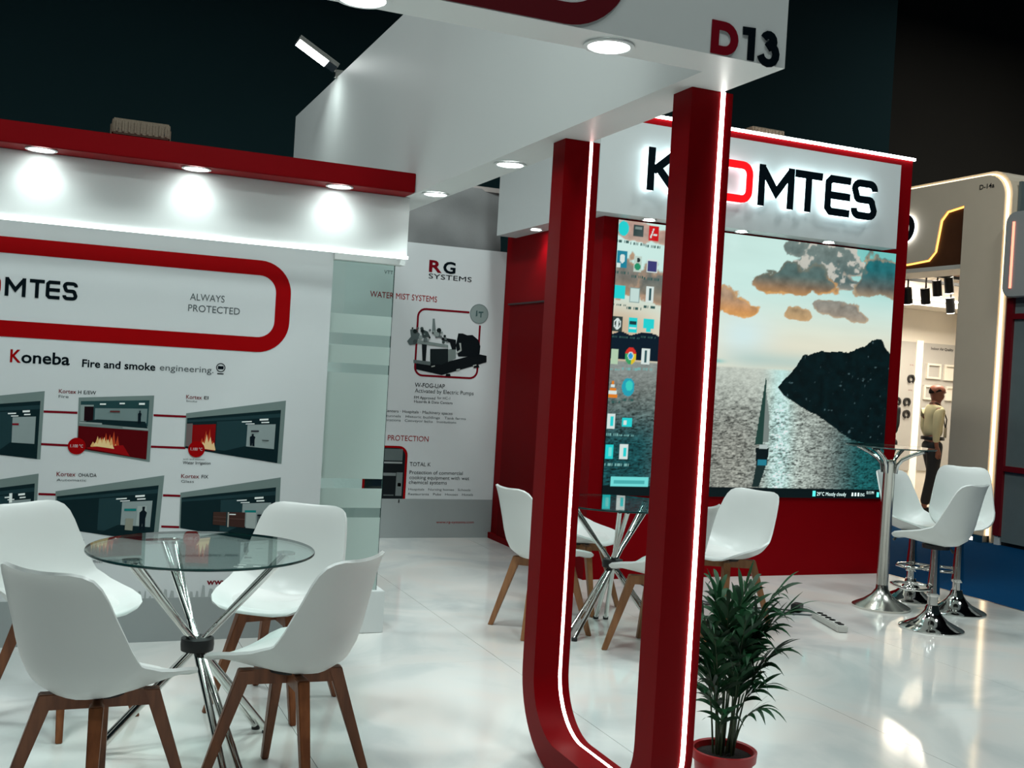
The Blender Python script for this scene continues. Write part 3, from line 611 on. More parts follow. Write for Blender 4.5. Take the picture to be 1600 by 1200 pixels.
il = ((v < np.interp(u, [0, 0.03, 0.06, 0.10, 0.14, 0.2, 0.3], [0.585, 0.597, 0.585, 0.598, 0.594, 0.56, 0.50])+0.006*fbm(u*50, v*0, 3, 5)) & (v > 0.497) & (u < 0.3)).astype(float)
C = lerp(C, (0.001, 0.010, 0.024), il)
# sailing boat
def tri(P, col):
    global C
    mk = np.ones_like(u, bool); n = len(P)
    for i in range(n):
        (x0, y0), (x1, y1) = P[i], P[(i+1) % n]; mk &= ((x1-x0)*(v-y0)-(y1-y0)*(u-x0)) >= 0
    C[mk] = col
tri([(0.506, 0.205), (0.535, 0.205), (0.536, 0.40), (0.533, 0.478)], (0.018, 0.062, 0.05))
tri([(0.535, 0.215), (0.556, 0.215), (0.552, 0.32), (0.534, 0.42)], (0.22, 0.27, 0.25))
tri([(0.515, 0.125), (0.555, 0.125), (0.558, 0.19), (0.510, 0.19)], (0.002, 0.008, 0.010))
tri([(0.523, 0.188), (0.552, 0.188), (0.552, 0.205), (0.523, 0.205)], (0.5, 0.6, 0.58))
tri([(0.520, 0.125), (0.552, 0.125), (0.552, 0.147), (0.520, 0.147)], (0.02, 0.24, 0.33))
tri([(0.505, 0.04), (0.530, 0.04), (0.552, 0.125), (0.516, 0.125)], (0.012, 0.03, 0.03))
C[v < 0.037] = (0.001, 0.007, 0.009)
# desktop icons
def disc(cu, cv, ru, rv, col): C[((u-cu)/ru)**2+((v-cv)/rv)**2 < 1] = col
def rect(cu, cv, ru, rv, col): C[(abs(u-cu) < ru) & (abs(v-cv) < rv)] = col
CY, WT = (0.02, 0.75, 0.75), (0.80, 0.92, 0.88)
ru, rv = 0.017, 0.027
for k, (a, b) in enumerate(ICON):
    if k == 0: disc(a, b, ru, rv, CY)
    elif k == 1: rect(a, b, ru, rv*0.8, (0.02, 0.05, 0.05)); rect(a, b+rv*0.4, ru*0.7, rv*0.2, (0.2, 0.28, 0.26))
    elif k == 2: rect(a, b, ru, rv, (0.70, 0.006, 0.01)); tri([(a-ru*0.7, b-rv*0.6), (a-ru*0.4, b-rv*0.6), (a+ru*0.1, b+rv*0.7), (a-ru*0.1, b+rv*0.7)], WT); rect(a+ru*0.3, b-rv*0.15, ru*0.4, rv*0.12, WT)
    elif k == 3: rect(a, b, ru, rv*1.1, (0.01, 0.26, 0.38)); disc(a+ru*0.1, b+rv*0.1, ru*0.5, rv*0.6, WT); rect(a-ru*0.6, b-rv*0.8, ru*0.4, rv*0.3, WT)
    elif k == 4: rect(a, b, ru*0.7, rv*1.1, (0.6, 0.75, 0.66)); disc(a, b-rv*0.4, ru*0.6, rv*0.5, (0.02, 0.33, 0.16)); disc(a+ru*0.1, b+rv*0.5, ru*0.3, rv*0.35, (0.02, 0.03, 0.03))
    elif k == 5: rect(a, b, ru*1.05, rv*0.9, WT); rect(a, b, ru*0.9, rv*0.7, (0.05, 0.05, 0.20))
    elif k == 6: rect(a, b, ru*1.15, rv*0.9, CY)
    elif k in (7,): rect(a, b, ru, rv, (0.30, 0.42, 0.40)); rect(a, b, ru*0.8, rv*0.85, (0.65, 0.85, 0.80))
    elif k in (8, 14): rect(a, b, ru*0.75, rv*1.05, WT); rect(a, b, ru*0.25, rv*0.8, (0.03, 0.10, 0.11))
    elif k == 9: rect(a, b, ru, rv, (0.03, 0.05, 0.045)); disc(a, b, ru*0.7, rv*0.75, WT); disc(a, b, ru*0.5, rv*0.5, (0.03, 0.05, 0.045)); rect(a, b, ru*0.15, rv*0.5, WT)
    elif k == 10: rect(a, b, ru*0.75, rv, CY); rect(a, b+rv*0.3, ru*0.6, rv*0.2, (0.01, 0.05, 0.06)); rect(a, b-rv*0.4, ru*0.6, rv*0.15, WT)
    elif k == 11: rect(a, b+rv*0.1, ru, rv*0.7, CY); rect(a, b-rv*0.8, ru*0.4, rv*0.2, CY)
    elif k == 12: rect(a, b, ru*0.7, rv, (0.52, 0.72, 0.50))
    elif k == 13:
        disc(a, b, ru*1.1, rv*1.15, (0.05, 0.40, 0.14)); C[(((u-a)/(ru*1.1))**2+((v-b)/(rv*1.15))**2 < 1) & (v > b+rv*0.25)] = (0.75, 0.03, 0.02)
        C[(((u-a)/(ru*1.1))**2+((v-b)/(rv*1.15))**2 < 1) & (u > a+ru*0.2) & (v < b+rv*0.3)] = (0.85, 0.62, 0.03); disc(a, b, ru*0.55, rv*0.55, WT); disc(a, b, ru*0.42, rv*0.42, (0.03, 0.35, 0.75))
    elif k == 15:
        for q, cc in enumerate([(0.85, 0.25, 0.02), WT, (0.85, 0.25, 0.02), WT, (0.85, 0.25, 0.02)]): rect(a, b-rv+rv*0.45*q, ru*(1-0.2*q), rv*0.22, cc)
    elif k == 16: disc(a, b, ru*1.2, rv*1.25, (0.02, 0.42, 0.55)); disc(a+ru*0.2, b+rv*0.2, ru*0.7, rv*0.7, (0.05, 0.72, 0.62))
    elif k in (17, 19, 20): rect(a, b, ru*0.75, rv, WT if k != 19 else CY); rect(a+ru*0.2, b, ru*0.3, rv*0.6, CY if k != 19 else (0.2, 0.85, 0.8))
    elif k == 18: rect(a, b, ru*0.9, rv*0.6, CY); rect(a-ru*0.3, b, ru*0.3, rv*0.3, WT)
    elif k == 21: rect(0.085, 0.052, 0.062, 0.018, (0.20, 0.85, 0.82)); rect(0.085, 0.05, 0.05, 0.005, (0.08, 0.5, 0.5))
    if k < 21:      # soft caption under each icon
        dk = b > 0.62 or (0.3 < b < 0.5)
        for q in range(9):
            if (k*7+q*5) % 4: rect(a-ru*1.3+ru*0.33*q, b-rv*1.75, ru*0.11, rv*0.16, (0.04, 0.12, 0.11) if dk else (0.22, 0.50, 0.48))
C = np.clip(C, 0, 1)
SX0, SX1, SZ0, SZ1 = 3.71, 6.272, 0.615, 2.615
SC = empty('video_screen', (4.99, 6.985, 0.615), label='large LED video screen showing a sailing boat at sunset and desktop icons', cat='screen')
vs = np.stack([SX0+(SX1-SX0)*u-4.99, np.full_like(u, -0.001), (SZ1-SZ0)*v], -1).reshape(-1, 3)
ii = np.arange((NZ-1)*NX).reshape(NZ-1, NX)[:, :-1].ravel()
fa = np.stack([ii, ii+1, ii+NX+1, ii+NX], -1)
me = bpy.data.meshes.new('display'); me.from_pydata(vs.tolist(), [], fa.tolist())
ca = me.color_attributes.new('Col', 'FLOAT_COLOR', 'POINT')
ca.data.foreach_set('color', np.concatenate([C, np.ones((NZ, NX, 1))], -1).astype(np.float32).ravel())
SM = bpy.data.materials.new('led_display'); SM.use_nodes = True
N, K = SM.node_tree.nodes, SM.node_tree.links
at_ = N.new('ShaderNodeAttribute'); at_.attribute_name = 'Col'
pb = N['Principled BSDF']; pb.inputs['Base Color'].default_value = (0.004, 0.005, 0.005, 1); pb.inputs['Roughness'].default_value = 0.6; pb.inputs['Specular IOR Level'].default_value = 0.1
K.new(at_.outputs['Color'], pb.inputs['Emission Color']); pb.inputs['Emission Strength'].default_value = 0.72
me.materials.append(SM)
o = bpy.data.objects.new('display', me); COL.objects.link(o); o.parent = SC
MB().box(SX0-4.99, SX1-4.99, 0, 0.014, 0, SZ1-SZ0).build('screen_cabinet', BLACK, SC)
fnV = lambda a, b, d: (a-4.99, -0.001-d, b-0.615)
SCW = emit_mat('screen_white', (0.75, 0.95, 0.92), 0.8)
text('29°C Mostly cloudy', 5.625, 5.915, 0.634, 0.662, fnV, SCW, SC, 0.001)
MB().prism([(5.583, 0.628), (5.612, 0.628), (5.612, 0.672), (5.583, 0.672)], fnV, 0, 0.001).build('weather_icon', emit_mat('screen_cyan', (0.1, 0.75, 0.7), 0.8), SC)
text('ENG', 6.06, 6.10, 0.634, 0.658, fnV, SCW, SC, 0.001)
text('10:15 PM', 6.12, 6.195, 0.652, 0.675, fnV, SCW, SC, 0.001)
for a in (5.97, 6.00, 6.03): MB().prism([(a, 0.634), (a+0.018, 0.634), (a+0.016, 0.662), (a+0.002, 0.662)], fnV, 0, 0.001).build('tray_icon', SCW, SC)
MB().prism([(6.225, 0.628), (6.250, 0.628), (6.250, 0.668), (6.225, 0.668)], fnV, 0, 0.001).build('tray_icon', MAT['screen_cyan'], SC)
# ================================================================== LAMPS
def downlight(loc, label, power, color, group, aim=None, r=0.058, spot=120):
    t = empty('downlight', loc, label=label, cat='downlight', group=group)
    MB().lathe([(r, 0.0), (r+0.012, -0.002), (r+0.012, -0.006), (r, -0.007)], 28, caps=False).build('trim_ring', WHITE, t, smooth=True)
    MB().lathe([(r, -0.001), (r, -0.004), (r*0.6, -0.0055), (0.0001, -0.006)], 28, caps=False).build('diffuser', LAMP, t, smooth=True)
    L = light('downlight_light', 'SPOT', (loc[0], loc[1], loc[2]-0.03), power, color, 0.045, aim=aim or (loc[0], loc[1], 0), spot=spot, blend=0.8)
    return t
GC = 'round downlights under the overhead panels'
for x, l in ((-0.80, 'round downlight in the red canopy beyond the left picture edge'), (-0.099, 'leftmost round downlight under the red canopy'), (0.594, 'middle round downlight under the red canopy above the red outline'), (1.303, 'rightmost round downlight under the red canopy next to the beam')):
    downlight((x, 5.503, 2.3640), l, 3.4, COOL, GC, spot=150)
for p, l in (((0.657, 2.645), 'downlight at the top edge under the front beam'), ((1.343, 2.645), 'downlight under the front beam left of the D13 number')):
    downlight((p[0], p[1], 2.3635), l, 11, COOL, GC)
for p, l in (((1.776, 4.37), 'nearer downlight under the side beam beside the red frame'), ((1.776, 5.37), 'farther downlight under the side beam beside the red canopy end')):
    downlight((p[0], p[1], 2.3635), l, 10, COOL, GC)
for p, l in (((3.92, 6.915), 'leftmost downlight under the lit sign box above the icons'), ((4.72, 6.915), 'middle downlight under the lit sign box'), ((5.533, 6.915), 'right downlight under the lit sign box above the clouds'), ((3.53, 8.05), 'downlight under the sign return above the red door wall')):
    downlight((p[0], p[1], 2.6295), l, 5, NEUT, GC, r=0.045)

def arm_lamp(base, d, label, aim, power, tilt=0.15):
    """flood lamp held out on a bent arm above a beam"""
    t = empty('arm_floodlight', base, label=label, cat='floodlight', group='arm floodlights on top of the beams')
    d = Vector(d).normalized(); side = Vector((0,0,1)).cross(d).normalized()
    MB().box(-0.03, 0.03, -0.02, 0.02, 0, 0.05).build('clamp', STEEL, t)
    p2 = d*0.03+Vector((0,0,0.05))
    MB().tube([(0,0,0.03), p2], 0.012, 8).build('arm', STEEL, t, smooth=True)
    ax = (d+Vector((0,0,tilt))).normalized(); up_ = side.cross(ax).normalized()
    if up_.z < 0: up_ = -up_
    def obx(a, b, w, h0, h1):
        vs = []
        for q in (a, b):
            for s in (-1, 1):
                for h in (h0, h1): vs.append(p2+ax*q+side*s*w+up_*h)
        return MB().add(vs, [(0,1,3,2),(4,6,7,5),(0,4,5,1),(2,3,7,6),(0,2,6,4),(1,5,7,3)])
    obx(0.0, 0.31, 0.075, 0.0, 0.03).build('lamp_housing', STEEL, t)
    obx(0.07, 0.30, 0.066, -0.006, 0.0).build('lamp_panel', emit_mat('flood_panel', (0.95, 1.0, 0.98), 14.0), t)
    loc = Vector(base)+p2+ax*0.19-up_*0.03
    light('floodlight_light', 'SPOT', loc, power, COOL, 0.08, aim=aim, spot=135, blend=0.9)
    return t
arm_lamp((1.70, 7.38, 3.405), (-1, 0.0, 0.0), 'lit arm floodlight hooked over the top of the white side beam', (1.45, 7.3, 2.0), 14, 0.55)
arm_lamp((0.9, 2.64, 3.405), (0.1, 1, 0.05), 'added unseen fill floodlight on the front beam facing the left graphic wall', (0.5, 5.7, 0.9), 26)  # added above the view to brighten the left wall, like the next
arm_lamp((-0.9, 2.64, 3.405), (0.0, 1, 0.05), 'added unseen fill floodlight on the front beam near its left end', (-0.6, 5.7, 0.9), 26)  # second added fill for the left wall, out of view
arm_lamp((1.84, 4.2, 3.405), (1, 0.1, 0.05), 'added unseen fill floodlight on the side beam turned to the back poster wall', (3.1, 8.4, 0.8), 34)  # unseen lamp added as fill for the poster wall

def flood(loc, rz, label, w=0.26, h=0.085):
    t = empty('floodlight', loc, rz, label=label, cat='floodlight', group='flat finned floodlights lying on the tops')
    MB().box(-w/2, w/2, -0.05, 0.05, 0.012, h).build('housing', ALU, t, bevel=0.006)
    for k in range(9):
        x = -w/2+0.02+(w-0.04)*k/8; MB().box(x-0.004, x+0.004, -0.058, -0.05, 0.022, h-0.012).build('cooling_fin', ALU, t)
    for s in (-1, 1):
        MB().box(s*(w/2+0.004)-0.003, s*(w/2+0.004)+0.003, -0.02, 0.02, 0, h*0.7).build('bracket', ALU, t)
        MB().tube([(s*(w/2-0.022), -0.0505, h*0.4), (s*(w/2-0.022), -0.056, h*0.4)], 0.006, 8).build('bolt', BLACK, t)
    return t
flood((0.33, 5.52, 2.465), 0.0, 'brown finned floodlight lying on top of the red canopy')
flood((5.02, 7.12, 3.40), 0.0, 'grey floodlight lying on top of the red tower', 0.30, 0.075)
for i, h in enumerate(HALL_FILL):
    t = empty('hall_fill_lamp', (h[0], h[1], h[2]-0.05), label='added unseen round fill lamp hanging from the dark hall ceiling', cat='lamp', group='added hall fill lamps')  # housing for each added fill lamp, out of view
    MB().lathe([(0.62, 0.0), (0.62, 0.06), (0.30, 0.22), (0.12, 0.30), (0.12, 0.40), (0.0001, 0.41)], 24).build('reflector', BLACK, t, smooth=True)
    MB().tube([(0, 0, 0.40), (0, 0, 12.97-h[2]+0.05)], 0.012, 6).build('cable', BLACK, t)

# ================================================================== CHAIRS
PROF = [(.232,.424,.090,.02), (.231,.433,.150,.025), (.218,.440,.190,.035), (.188,.441,.212,.050), (.13,.436,.226,.066), (.06,.428,.234,.082), (-.01,.421,.238,.100), (-.075,.420,.240,.118),
        (-.13,.430,.240,.126), (-.170,.458,.238,.126), (-.195,.504,.235,.120), (-.211,.560,.230,.111), (-.223,.620,.223,.102), (-.234,.680,.214,.091), (-.244,.732,.205,.083), (-.253,.770,.195,.077), (-.261,.796,.180,.073), (-.268,.811,.158,.070), (-.273,.819,.125,.070), (-.276,.821,.080,.070)]
def shell(mb_dz=0.0, prof=PROF, ns=18, th=0.011):
    pr = [Vector((a, b+mb_dz)) for a, b, _, _ in prof]; n = len(pr); G = []
    for i in range(n):
        t = (pr[min(i+3, n-1)]-pr[max(i-3, 0)]).normalized(); nr = Vector((t.y, -t.x)); _, _, w, c = prof[i]; row = []
        for k in range(ns+1):
            s = -1+2*k/ns; a = abs(s); yy = w*(math.sin(s*1.35)/math.sin(1.35)); q = c*(abs(yy)/0.24)**2.3
            row.append(Vector((pr[i].x+nr.x*q, yy, pr[i].y+nr.y*q)))
        G.append(row)
    NR = [[None]*(ns+1) for _ in range(n)]
    for i in range(n):
        for k in range(ns+1):
            du = G[min(i+1,n-1)][k]-G[max(i-1,0)][k]; dv = G[i][min(k+1,ns)]-G[i][max(k-1,0)]
            NR[i][k] = dv.cross(du).normalized()
    if NR[4][ns//2].z < 0: NR = [[-q for q in r] for r in NR]
    vs = [p for r in G for p in r]+[G[i][k]-NR[i][k]*th for i in range(n) for k in range(ns+1)]
    W = ns+1; o = n*W; fs = []
    for i in range(n-1):
        for k in range(ns):
            a = i*W+k; fs.append((a, a+1, a+W+1, a+W)); fs.append((o+a, o+a+W, o+a+W+1, o+a+1))
    for i in range(n-1):
        for k in (0, ns): a = i*W+k; fs.append((a, a+W, o+a+W, o+a))
    for i in (0, n-1):
        for k in range(ns): a = i*W+k; fs.append((a, o+a, o+a+1, a+1))
    return MB().add(vs, fs)
def seat_z(x, y):
    P = [(a, b, c) for a, b, _, c in PROF[2:10]][::-1]
    xs = [q[0] for q in P]
    return float(np.interp(x, xs, [q[1] for q in P]))+float(np.interp(x, xs, [q[2] for q in P]))*(abs(y)/0.24)**2.3
def cushion(dz=0.0):
    vs, fs = [], []; n, r = 32, 7
    for j in range(r+1):
        q = j/r
        for k in range(n):
            a = 2*math.pi*k/n; e = 1/(abs(math.cos(a))**3+abs(math.sin(a))**3)**(1/3)
            x = 0.030+0.158*q*e*math.cos(a); y = 0.168*q*e*math.sin(a)
            z = seat_z(x, y)+dz+(0.003+0.026*(1-q**5)**0.5 if j < r else -0.002)
            vs.append((x, y, z))
    for j in range(r):
        for k in range(n): fs.append((j*n+k, j*n+(k+1)%n, (j+1)*n+(k+1)%n, (j+1)*n+k))
    return MB().add(vs, fs)
def make_chair(wood, nm):
    t = empty('dining_chair')
    shell().build('seat_shell', PLAST, t, smooth=True, angle=60)
    cushion().build('seat_cushion', CUSH, t, smooth=True, angle=60)
    for a in (42, 138, 222, 318):
        c, s = math.cos(R(a)), math.sin(R(a)); d = Vector((c, s, 0)); q = Vector((-s, c, 0))
        vs = []
        for (r, z, w) in ((0.150, 0.412, 0.024), (0.288, 0.0, 0.0145)):
            for i, j in ((-1,-1), (1,-1), (1,1), (-1,1)): vs.append(d*(r+i*w)+q*(j*w*0.85)+Vector((0,0,z)))
        MB().add(vs, [(0,3,2,1), (4,5,6,7), (0,1,5,4), (1,2,6,5), (2,3,7,6), (3,0,4,7)]).build('leg', wood, t, bevel=0.003)
    for a in (42, 138):
        c, s = math.cos(R(a)), math.sin(R(a)); d = Vector((c, s, 0)); q = Vector((-s, c, 0)); vs = []
        for e in (-0.165, 0.165):
            for j, z in ((-1, 0.362), (1, 0.362), (1, 0.412), (-1, 0.412)): vs.append(d*e+q*(0.014*j)+Vector((0,0,z)))
        MB().add(vs, [(0,1,2,3), (4,7,6,5), (0,4,5,1), (1,5,6,2), (2,6,7,3), (3,7,4,0)]).build('cross_rail', wood, t)
    MB().lathe([(0.075, 0.405), (0.075, 0.414)], 16).build('mount_plate', BLACK, t)
    return t
CH1 = make_chair(WOOD, 'a'); CH2 = make_chair(WOODL, 'b')
used = {}
def chair(proto, x, y, a, label, group):
    o = proto if proto.name not in used else copy_tree(proto)
    used[proto.name] = 1
    o.location = (x, y, 0); o.rotation_euler = (0, 0, R(a)); tag(o, label, 'chair', group); return o
G1, G2 = 'white shell chairs around the near glass table', 'white shell chairs around the far glass table'
chair(CH1, 0.185, 3.545, 42, 'white shell chair seen from behind at the left front of the near table', G1)
chair(CH1, 0.800, 3.690, 135, 'white shell chair seen from behind at the right front of the near table', G1)
chair(CH1, 0.090, 4.590, -48, 'white shell chair at the far left of the near table by the graphic wall', G1)
chair(CH1, 0.930, 4.600, 233, 'white shell chair facing the camera in front of the frosted glass panel', G1)
chair(CH2, 2.640, 5.640, 6, 'white shell chair at the far table, leftmost, left of the red frame', G2)
chair(CH2, 3.130, 6.180, -52, 'white shell chair behind the far glass table between the red posts', G2)
chair(CH2, 3.090, 5.090, 122, 'white shell chair at the far table mostly hidden by the near red post', G2)
chair(CH2, 3.830, 5.560, 196, 'white shell chair right of the near red post behind the palm', G2)

# ================================================================== GLASS TABLES
def glass_table(x, y, feet, label, top_r=0.405):
    t = empty('glass_table', (x, y, 0), label=label, cat='table', group='round glass tables with crossed chrome legs')
    tp = MB().lathe([(0.0001, 0.742), (top_r-0.001, 0.742), (top_r-0.001, 0.751), (0.0001, 0.751)], 72).build('table_top', TGLASS, t)
    MB().lathe([(top_r-0.001, 0.7418), (top_r+0.0012, 0.744), (top_r+0.0012, 0.749), (top_r-0.001, 0.7512)], 72, caps=False).build('glass_rim', GEDGE, tp, smooth=True)
    for a in feet:
        d = Vector((math.cos(R(a)), math.sin(R(a)), 0)); q = Vector((-d.y, d.x, 0))
        for s in (-1, 1):
            b = d*0.335+q*0.030*s+Vector((0,0,0.012)); u_ = -d*0.300-q*0.022*s+Vector((0,0,0.735))
            MB().tube([b, b*0.458+u_*0.542+Vector((0,0,0))+q*0.004*s, u_], 0.0135, 12).build('leg', CHROME, t, smooth=True)
            MB().lathe([(0.0165, -0.012), (0.0165, 0.004), (0.012, 0.010)], 12, c=tuple(b)).build('foot_cap', BLACK, t)
        MB().lathe([(0.034, 0.7345), (0.034, 0.7418)], 20, c=tuple(-d*0.300)).build('support_disc', CHROME, t)
    hb = MB().lathe([(0.046, 0.375), (0.058, 0.378), (0.060, 0.40), (0.058, 0.422), (0.046, 0.425)], 28).build('hub_ring', BLACK, t, smooth=True)
    return t
glass_table(0.54, 4.10, (32, 172, -72), 'round glass table with chrome legs in the left foreground')
glass_table(3.03, 5.53, (70, 203, -50), 'round glass table with chrome legs between the red posts')

# ================================================================== BAR SET
BASE = [(0.0001, 0.0), (0.196, 0.0), (0.199, 0.006), (0.190, 0.013), (0.150, 0.030), (0.100, 0.055), (0.066, 0.085), (0.046, 0.115), (0.036, 0.15)]
def stool(x, y, a, dz, label, ringa=0):
    t = empty('bar_stool', (x, y, 0), R(a), label=label, cat='stool', group='white bar stools by the glass bar table')
    for ob in (shell(dz).build('seat_shell', PLAST, t, smooth=True, angle=60), cushion(dz).build('seat_cushion', CUSH, t, smooth=True, angle=60)):
        for vv in ob.data.vertices: vv.co.y *= 0.86
    MB().lathe(BASE, 40).build('base', CHROME, t, smooth=True)
    MB().lathe([(0.031, 0.12), (0.031, 0.27)], 20).build('column', CHROME, t, smooth=True)
    MB().lathe([(0.039, 0.205), (0.041, 0.215), (0.040, 0.23), (0.030, 0.40+dz-0.12), (0.026, 0.415+dz)], 20).build('sleeve', CHROME, t, smooth=True)
    MB().lathe([(0.085, 0.388+dz), (0.085, 0.412+dz)], 20).build('mount_plate', BLACK, t)
    c, s = math.cos(R(ringa)), math.sin(R(ringa))
    pts = [(0.035, -0.02), (0.10, -0.115), (0.17, -0.135), (0.235, -0.10), (0.252, 0.0), (0.235, 0.10), (0.17, 0.135), (0.10, 0.115), (0.035, 0.02)]
    MB().tube([(c*p-s*q, s*p+c*q, 0.265) for p, q in pts], 0.0095, 10).build('footrest', CHROME, t, smooth=True)
    MB().tube([(0.02, -0.03, 0.405+dz), (0.0, -0.16, 0.385+dz), (-0.01, -0.20, 0.35+dz)], [0.004, 0.004, 0.010], 8).build('lever', BLACK, t, smooth=True)
    return t
stool(5.215, 5.285, 106, 0.122, 'white bar stool seen from behind, nearest of the three', 60)
stool(5.815, 5.680, 225, 0.165, 'white bar stool at the right beside the blue aisle carpet', -130)
stool(5.785, 6.085, -82, 0.085, 'white bar stool partly hidden behind the chrome bar table post', -40)
bt = empty('bar_table', (5.325, 5.865, 0), label='tall chrome bar table with curved arms and small glass top', cat='table')
MB().lathe([(0.0001, 0.0), (0.190, 0.0), (0.193, 0.014), (0.180, 0.022), (0.120, 0.052), (0.070, 0.090), (0.042, 0.13), (0.0395, 0.16)], 40).build('base', STEEL, bt, smooth=True)
MB().lathe([(0.0395, 0.14), (0.0395, 0.985), (0.043, 0.99), (0.043, 1.012), (0.030, 1.02), (0.0001, 1.02)], 24).build('column', STEEL, bt, smooth=True)
for k in range(4):
    a = R(25+90*k); d = Vector((math.cos(a), math.sin(a), 0))
    MB().tube([d*0.046+Vector((0,0,0.93)), d*0.055+Vector((0,0,0.985)), d*0.085+Vector((0,0,1.025)), d*0.15+Vector((0,0,1.062)), d*0.215+Vector((0,0,1.090)), d*0.235+Vector((0,0,1.096))], 0.0135, 10).build('arm', CHROME, bt, smooth=True)
    MB().lathe([(0.028, 1.094), (0.028, 1.1045)], 16, c=tuple(d*0.235)).build('support_disc', CHROME, bt)
tp = MB().lathe([(0.0001, 1.105), (0.297, 1.105), (0.297, 1.113), (0.0001, 1.113)], 56).build('table_top', GLASS, bt)
MB().lathe([(0.297, 1.1048), (0.2985, 1.107), (0.2985, 1.111), (0.297, 1.1132)], 56, caps=False).build('glass_rim', mat('glass_edge_pale', (0.05, 0.09, 0.085), 0.15), tp, smooth=True)

# ================================================================== POTTED PALM
PT = empty('potted_palm', (2.215, 3.160, 0), label='green palm in a red pot at the foot of the near red post', cat='plant')
MB().lathe([(0.078, 0.0), (0.082, 0.004), (0.102, 0.165), (0.112, 0.168), (0.114, 0.200), (0.108, 0.203), (0.102, 0.198), (0.098, 0.17), (0.0001, 0.168)], 36).build('pot', mat('red_plastic_pot', (0.42, 0.012, 0.014), 0.35, var=0.06), PT, smooth=True)
MB().lathe([(0.0001, 0.186), (0.05, 0.184), (0.099, 0.178)], 24).build('soil', mat('dark_soil', (0.012, 0.008, 0.006), 0.95, var=0.4, scale=60, bump=0.8, bscale=160), PT)
LEAFM = [mat('palm_leaf_%d' % k, c, 0.48, var=0.25, scale=14, spec=0.3) for k, c in enumerate([(0.004, 0.046, 0.014), (0.007, 0.070, 0.022), (0.003, 0.030, 0.012), (0.016, 0.085, 0.034)])]
STEMM = mat('palm_stem', (0.035, 0.075, 0.030), 0.5, var=0.2)
rp = random.Random(21)
def frond(az, tilt, L, h0, seed, nl=11, ls=1.0):
    r = random.Random(seed); d = Vector((math.cos(az), math.sin(az), 0)); q = Vector((-d.y, d.x, 0))
    base = d*0.035*r.random()+q*0.05*(r.random()-0.5)+Vector((0,0,0.17))
    pts = []; n = 24; p = base.copy()
    for i in range(n+1):
        pts.append(p.copy()); f = i/n; ang = tilt*0.16+tilt*1.25*f**2.6
        p = p+(d*math.sin(ang)+Vector((0,0,math.cos(ang))))*(L/n)
    mb = MB(); mb.tube(pts, [0.0042-0.0028*i/n for i in range(n+1)], 5, STEMM)
    for m in range(nl+1):
        f = m/nl; g_ = h0+(1-h0)*f; i = min(n, int(g_*n)); a = pts[i]
        ll = (0.125+0.075*math.sin(math.pi*(0.3+0.6*f)))*(0.85+0.35*r.random())*ls
        t = (pts[min(i+1,n)]-pts[i-1]).normalized(); nv = t.cross(q).normalized()
        for s in (-1, 1):
            if m == nl and s == 1: continue
            sp = (0.72-0.42*f)+r.uniform(-0.16, 0.16)
            dr = (q*s*math.sin(sp)+t*math.cos(sp)+nv*(-0.15+0.3*r.random())).normalized() if m < nl else t
            wv = (t-dr*t.dot(dr)); wv = wv.normalized() if wv.length > 1e-4 else q
            w = 0.0068+0.0035*r.random(); k = 6; row = []; g = 0.15+0.75*r.random()
            for j in range(k+1):
                e = j/k; c = a+dr*ll*e+Vector((0,0,-1))*ll*g*e**2.2*0.9
                ww = w*(math.sin(math.pi*min(1, 0.12+0.88*e))**0.75) if j < k else 0.0005
                row += [c-wv*ww, c+wv*ww]
            mb.add(row, [(2*j, 2*j+1, 2*j+3, 2*j+2) for j in range(k)], LEAFM[r.choice([0,0,1,1,2,3])])
    return mb.build('frond', None, PT, smooth=True)
specs = [(-0.62, 0.95, 0.70, 0.62), (-0.30, 0.62, 0.74, 0.62), (0.5, 0.70, 0.72, 0.62), (1.3, 0.65, 0.70, 0.62), (2.4, 0.75, 0.62, 0.58), (3.4, 0.65, 0.66, 0.58), (4.3, 0.62, 0.64, 0.58), (5.2, 0.60, 0.70, 0.60), (0.1, 0.28, 0.70, 0.64), (2.0, 0.30, 0.68, 0.64), (4.0, 0.30, 0.66, 0.60),
         (5.75, 0.85, 0.50, 0.56), (2.9, 0.80, 0.46, 0.55), (4.7, 0.75, 0.48, 0.55), (1.0, 0.85, 0.46, 0.55), (3.7, 0.45, 0.52, 0.55), (5.5, 0.40, 0.55, 0.55)]
for k, (a, tl, L, h0) in enumerate(specs): frond(a, tl*0.74, L*0.83, h0, 100+k, ls=0.80)
for k, (a, tl, L, h0) in enumerate([(-0.45, 1.15, 0.32, 0.6), (3.2, 1.1, 0.30, 0.6), (5.3, 1.2, 0.24, 0.6), (1.6, 1.1, 0.28, 0.6), (4.2, 1.0, 0.22, 0.6)]): frond(a, tl*0.85, L, h0, 200+k, nl=4, ls=0.60)

# ================================================================== POWER STRIP
ps = empty('power_strip', (4.560, 5.465, 0), math.atan2(-0.42, -0.115), label='white power strip with black sockets lying on the floor', cat='power strip')
MB().box(-0.20, 0.20, -0.032, 0.032, 0.0, 0.042).build('strip_body', mat('strip_white', (0.55, 0.55, 0.52), 0.4), ps, bevel=0.006)
for k in range(4):
    x = -0.145+0.062*k; sk_ = MB().lathe([(0.020, 0.0425), (0.020, 0.046), (0.016, 0.046), (0.016, 0.043)], 18, c=(x, 0, 0)).build('socket', BLACK, ps)
    MB().lathe([(0.0001, 0.0432), (0.016, 0.0432)], 18, c=(x, 0, 0)).build('socket_well', BLACK, sk_)
for k in range(2): MB().box(0.11+0.04*k, 0.135+0.04*k, -0.016, 0.016, 0.042, 0.048).build('switch', BLACK, ps)
for k in range(4): MB().box(-0.165+0.062*k, -0.125+0.062*k, 0.0322, 0.036, 0.010, 0.034).build('plug', BLACK, ps, bevel=0.002)
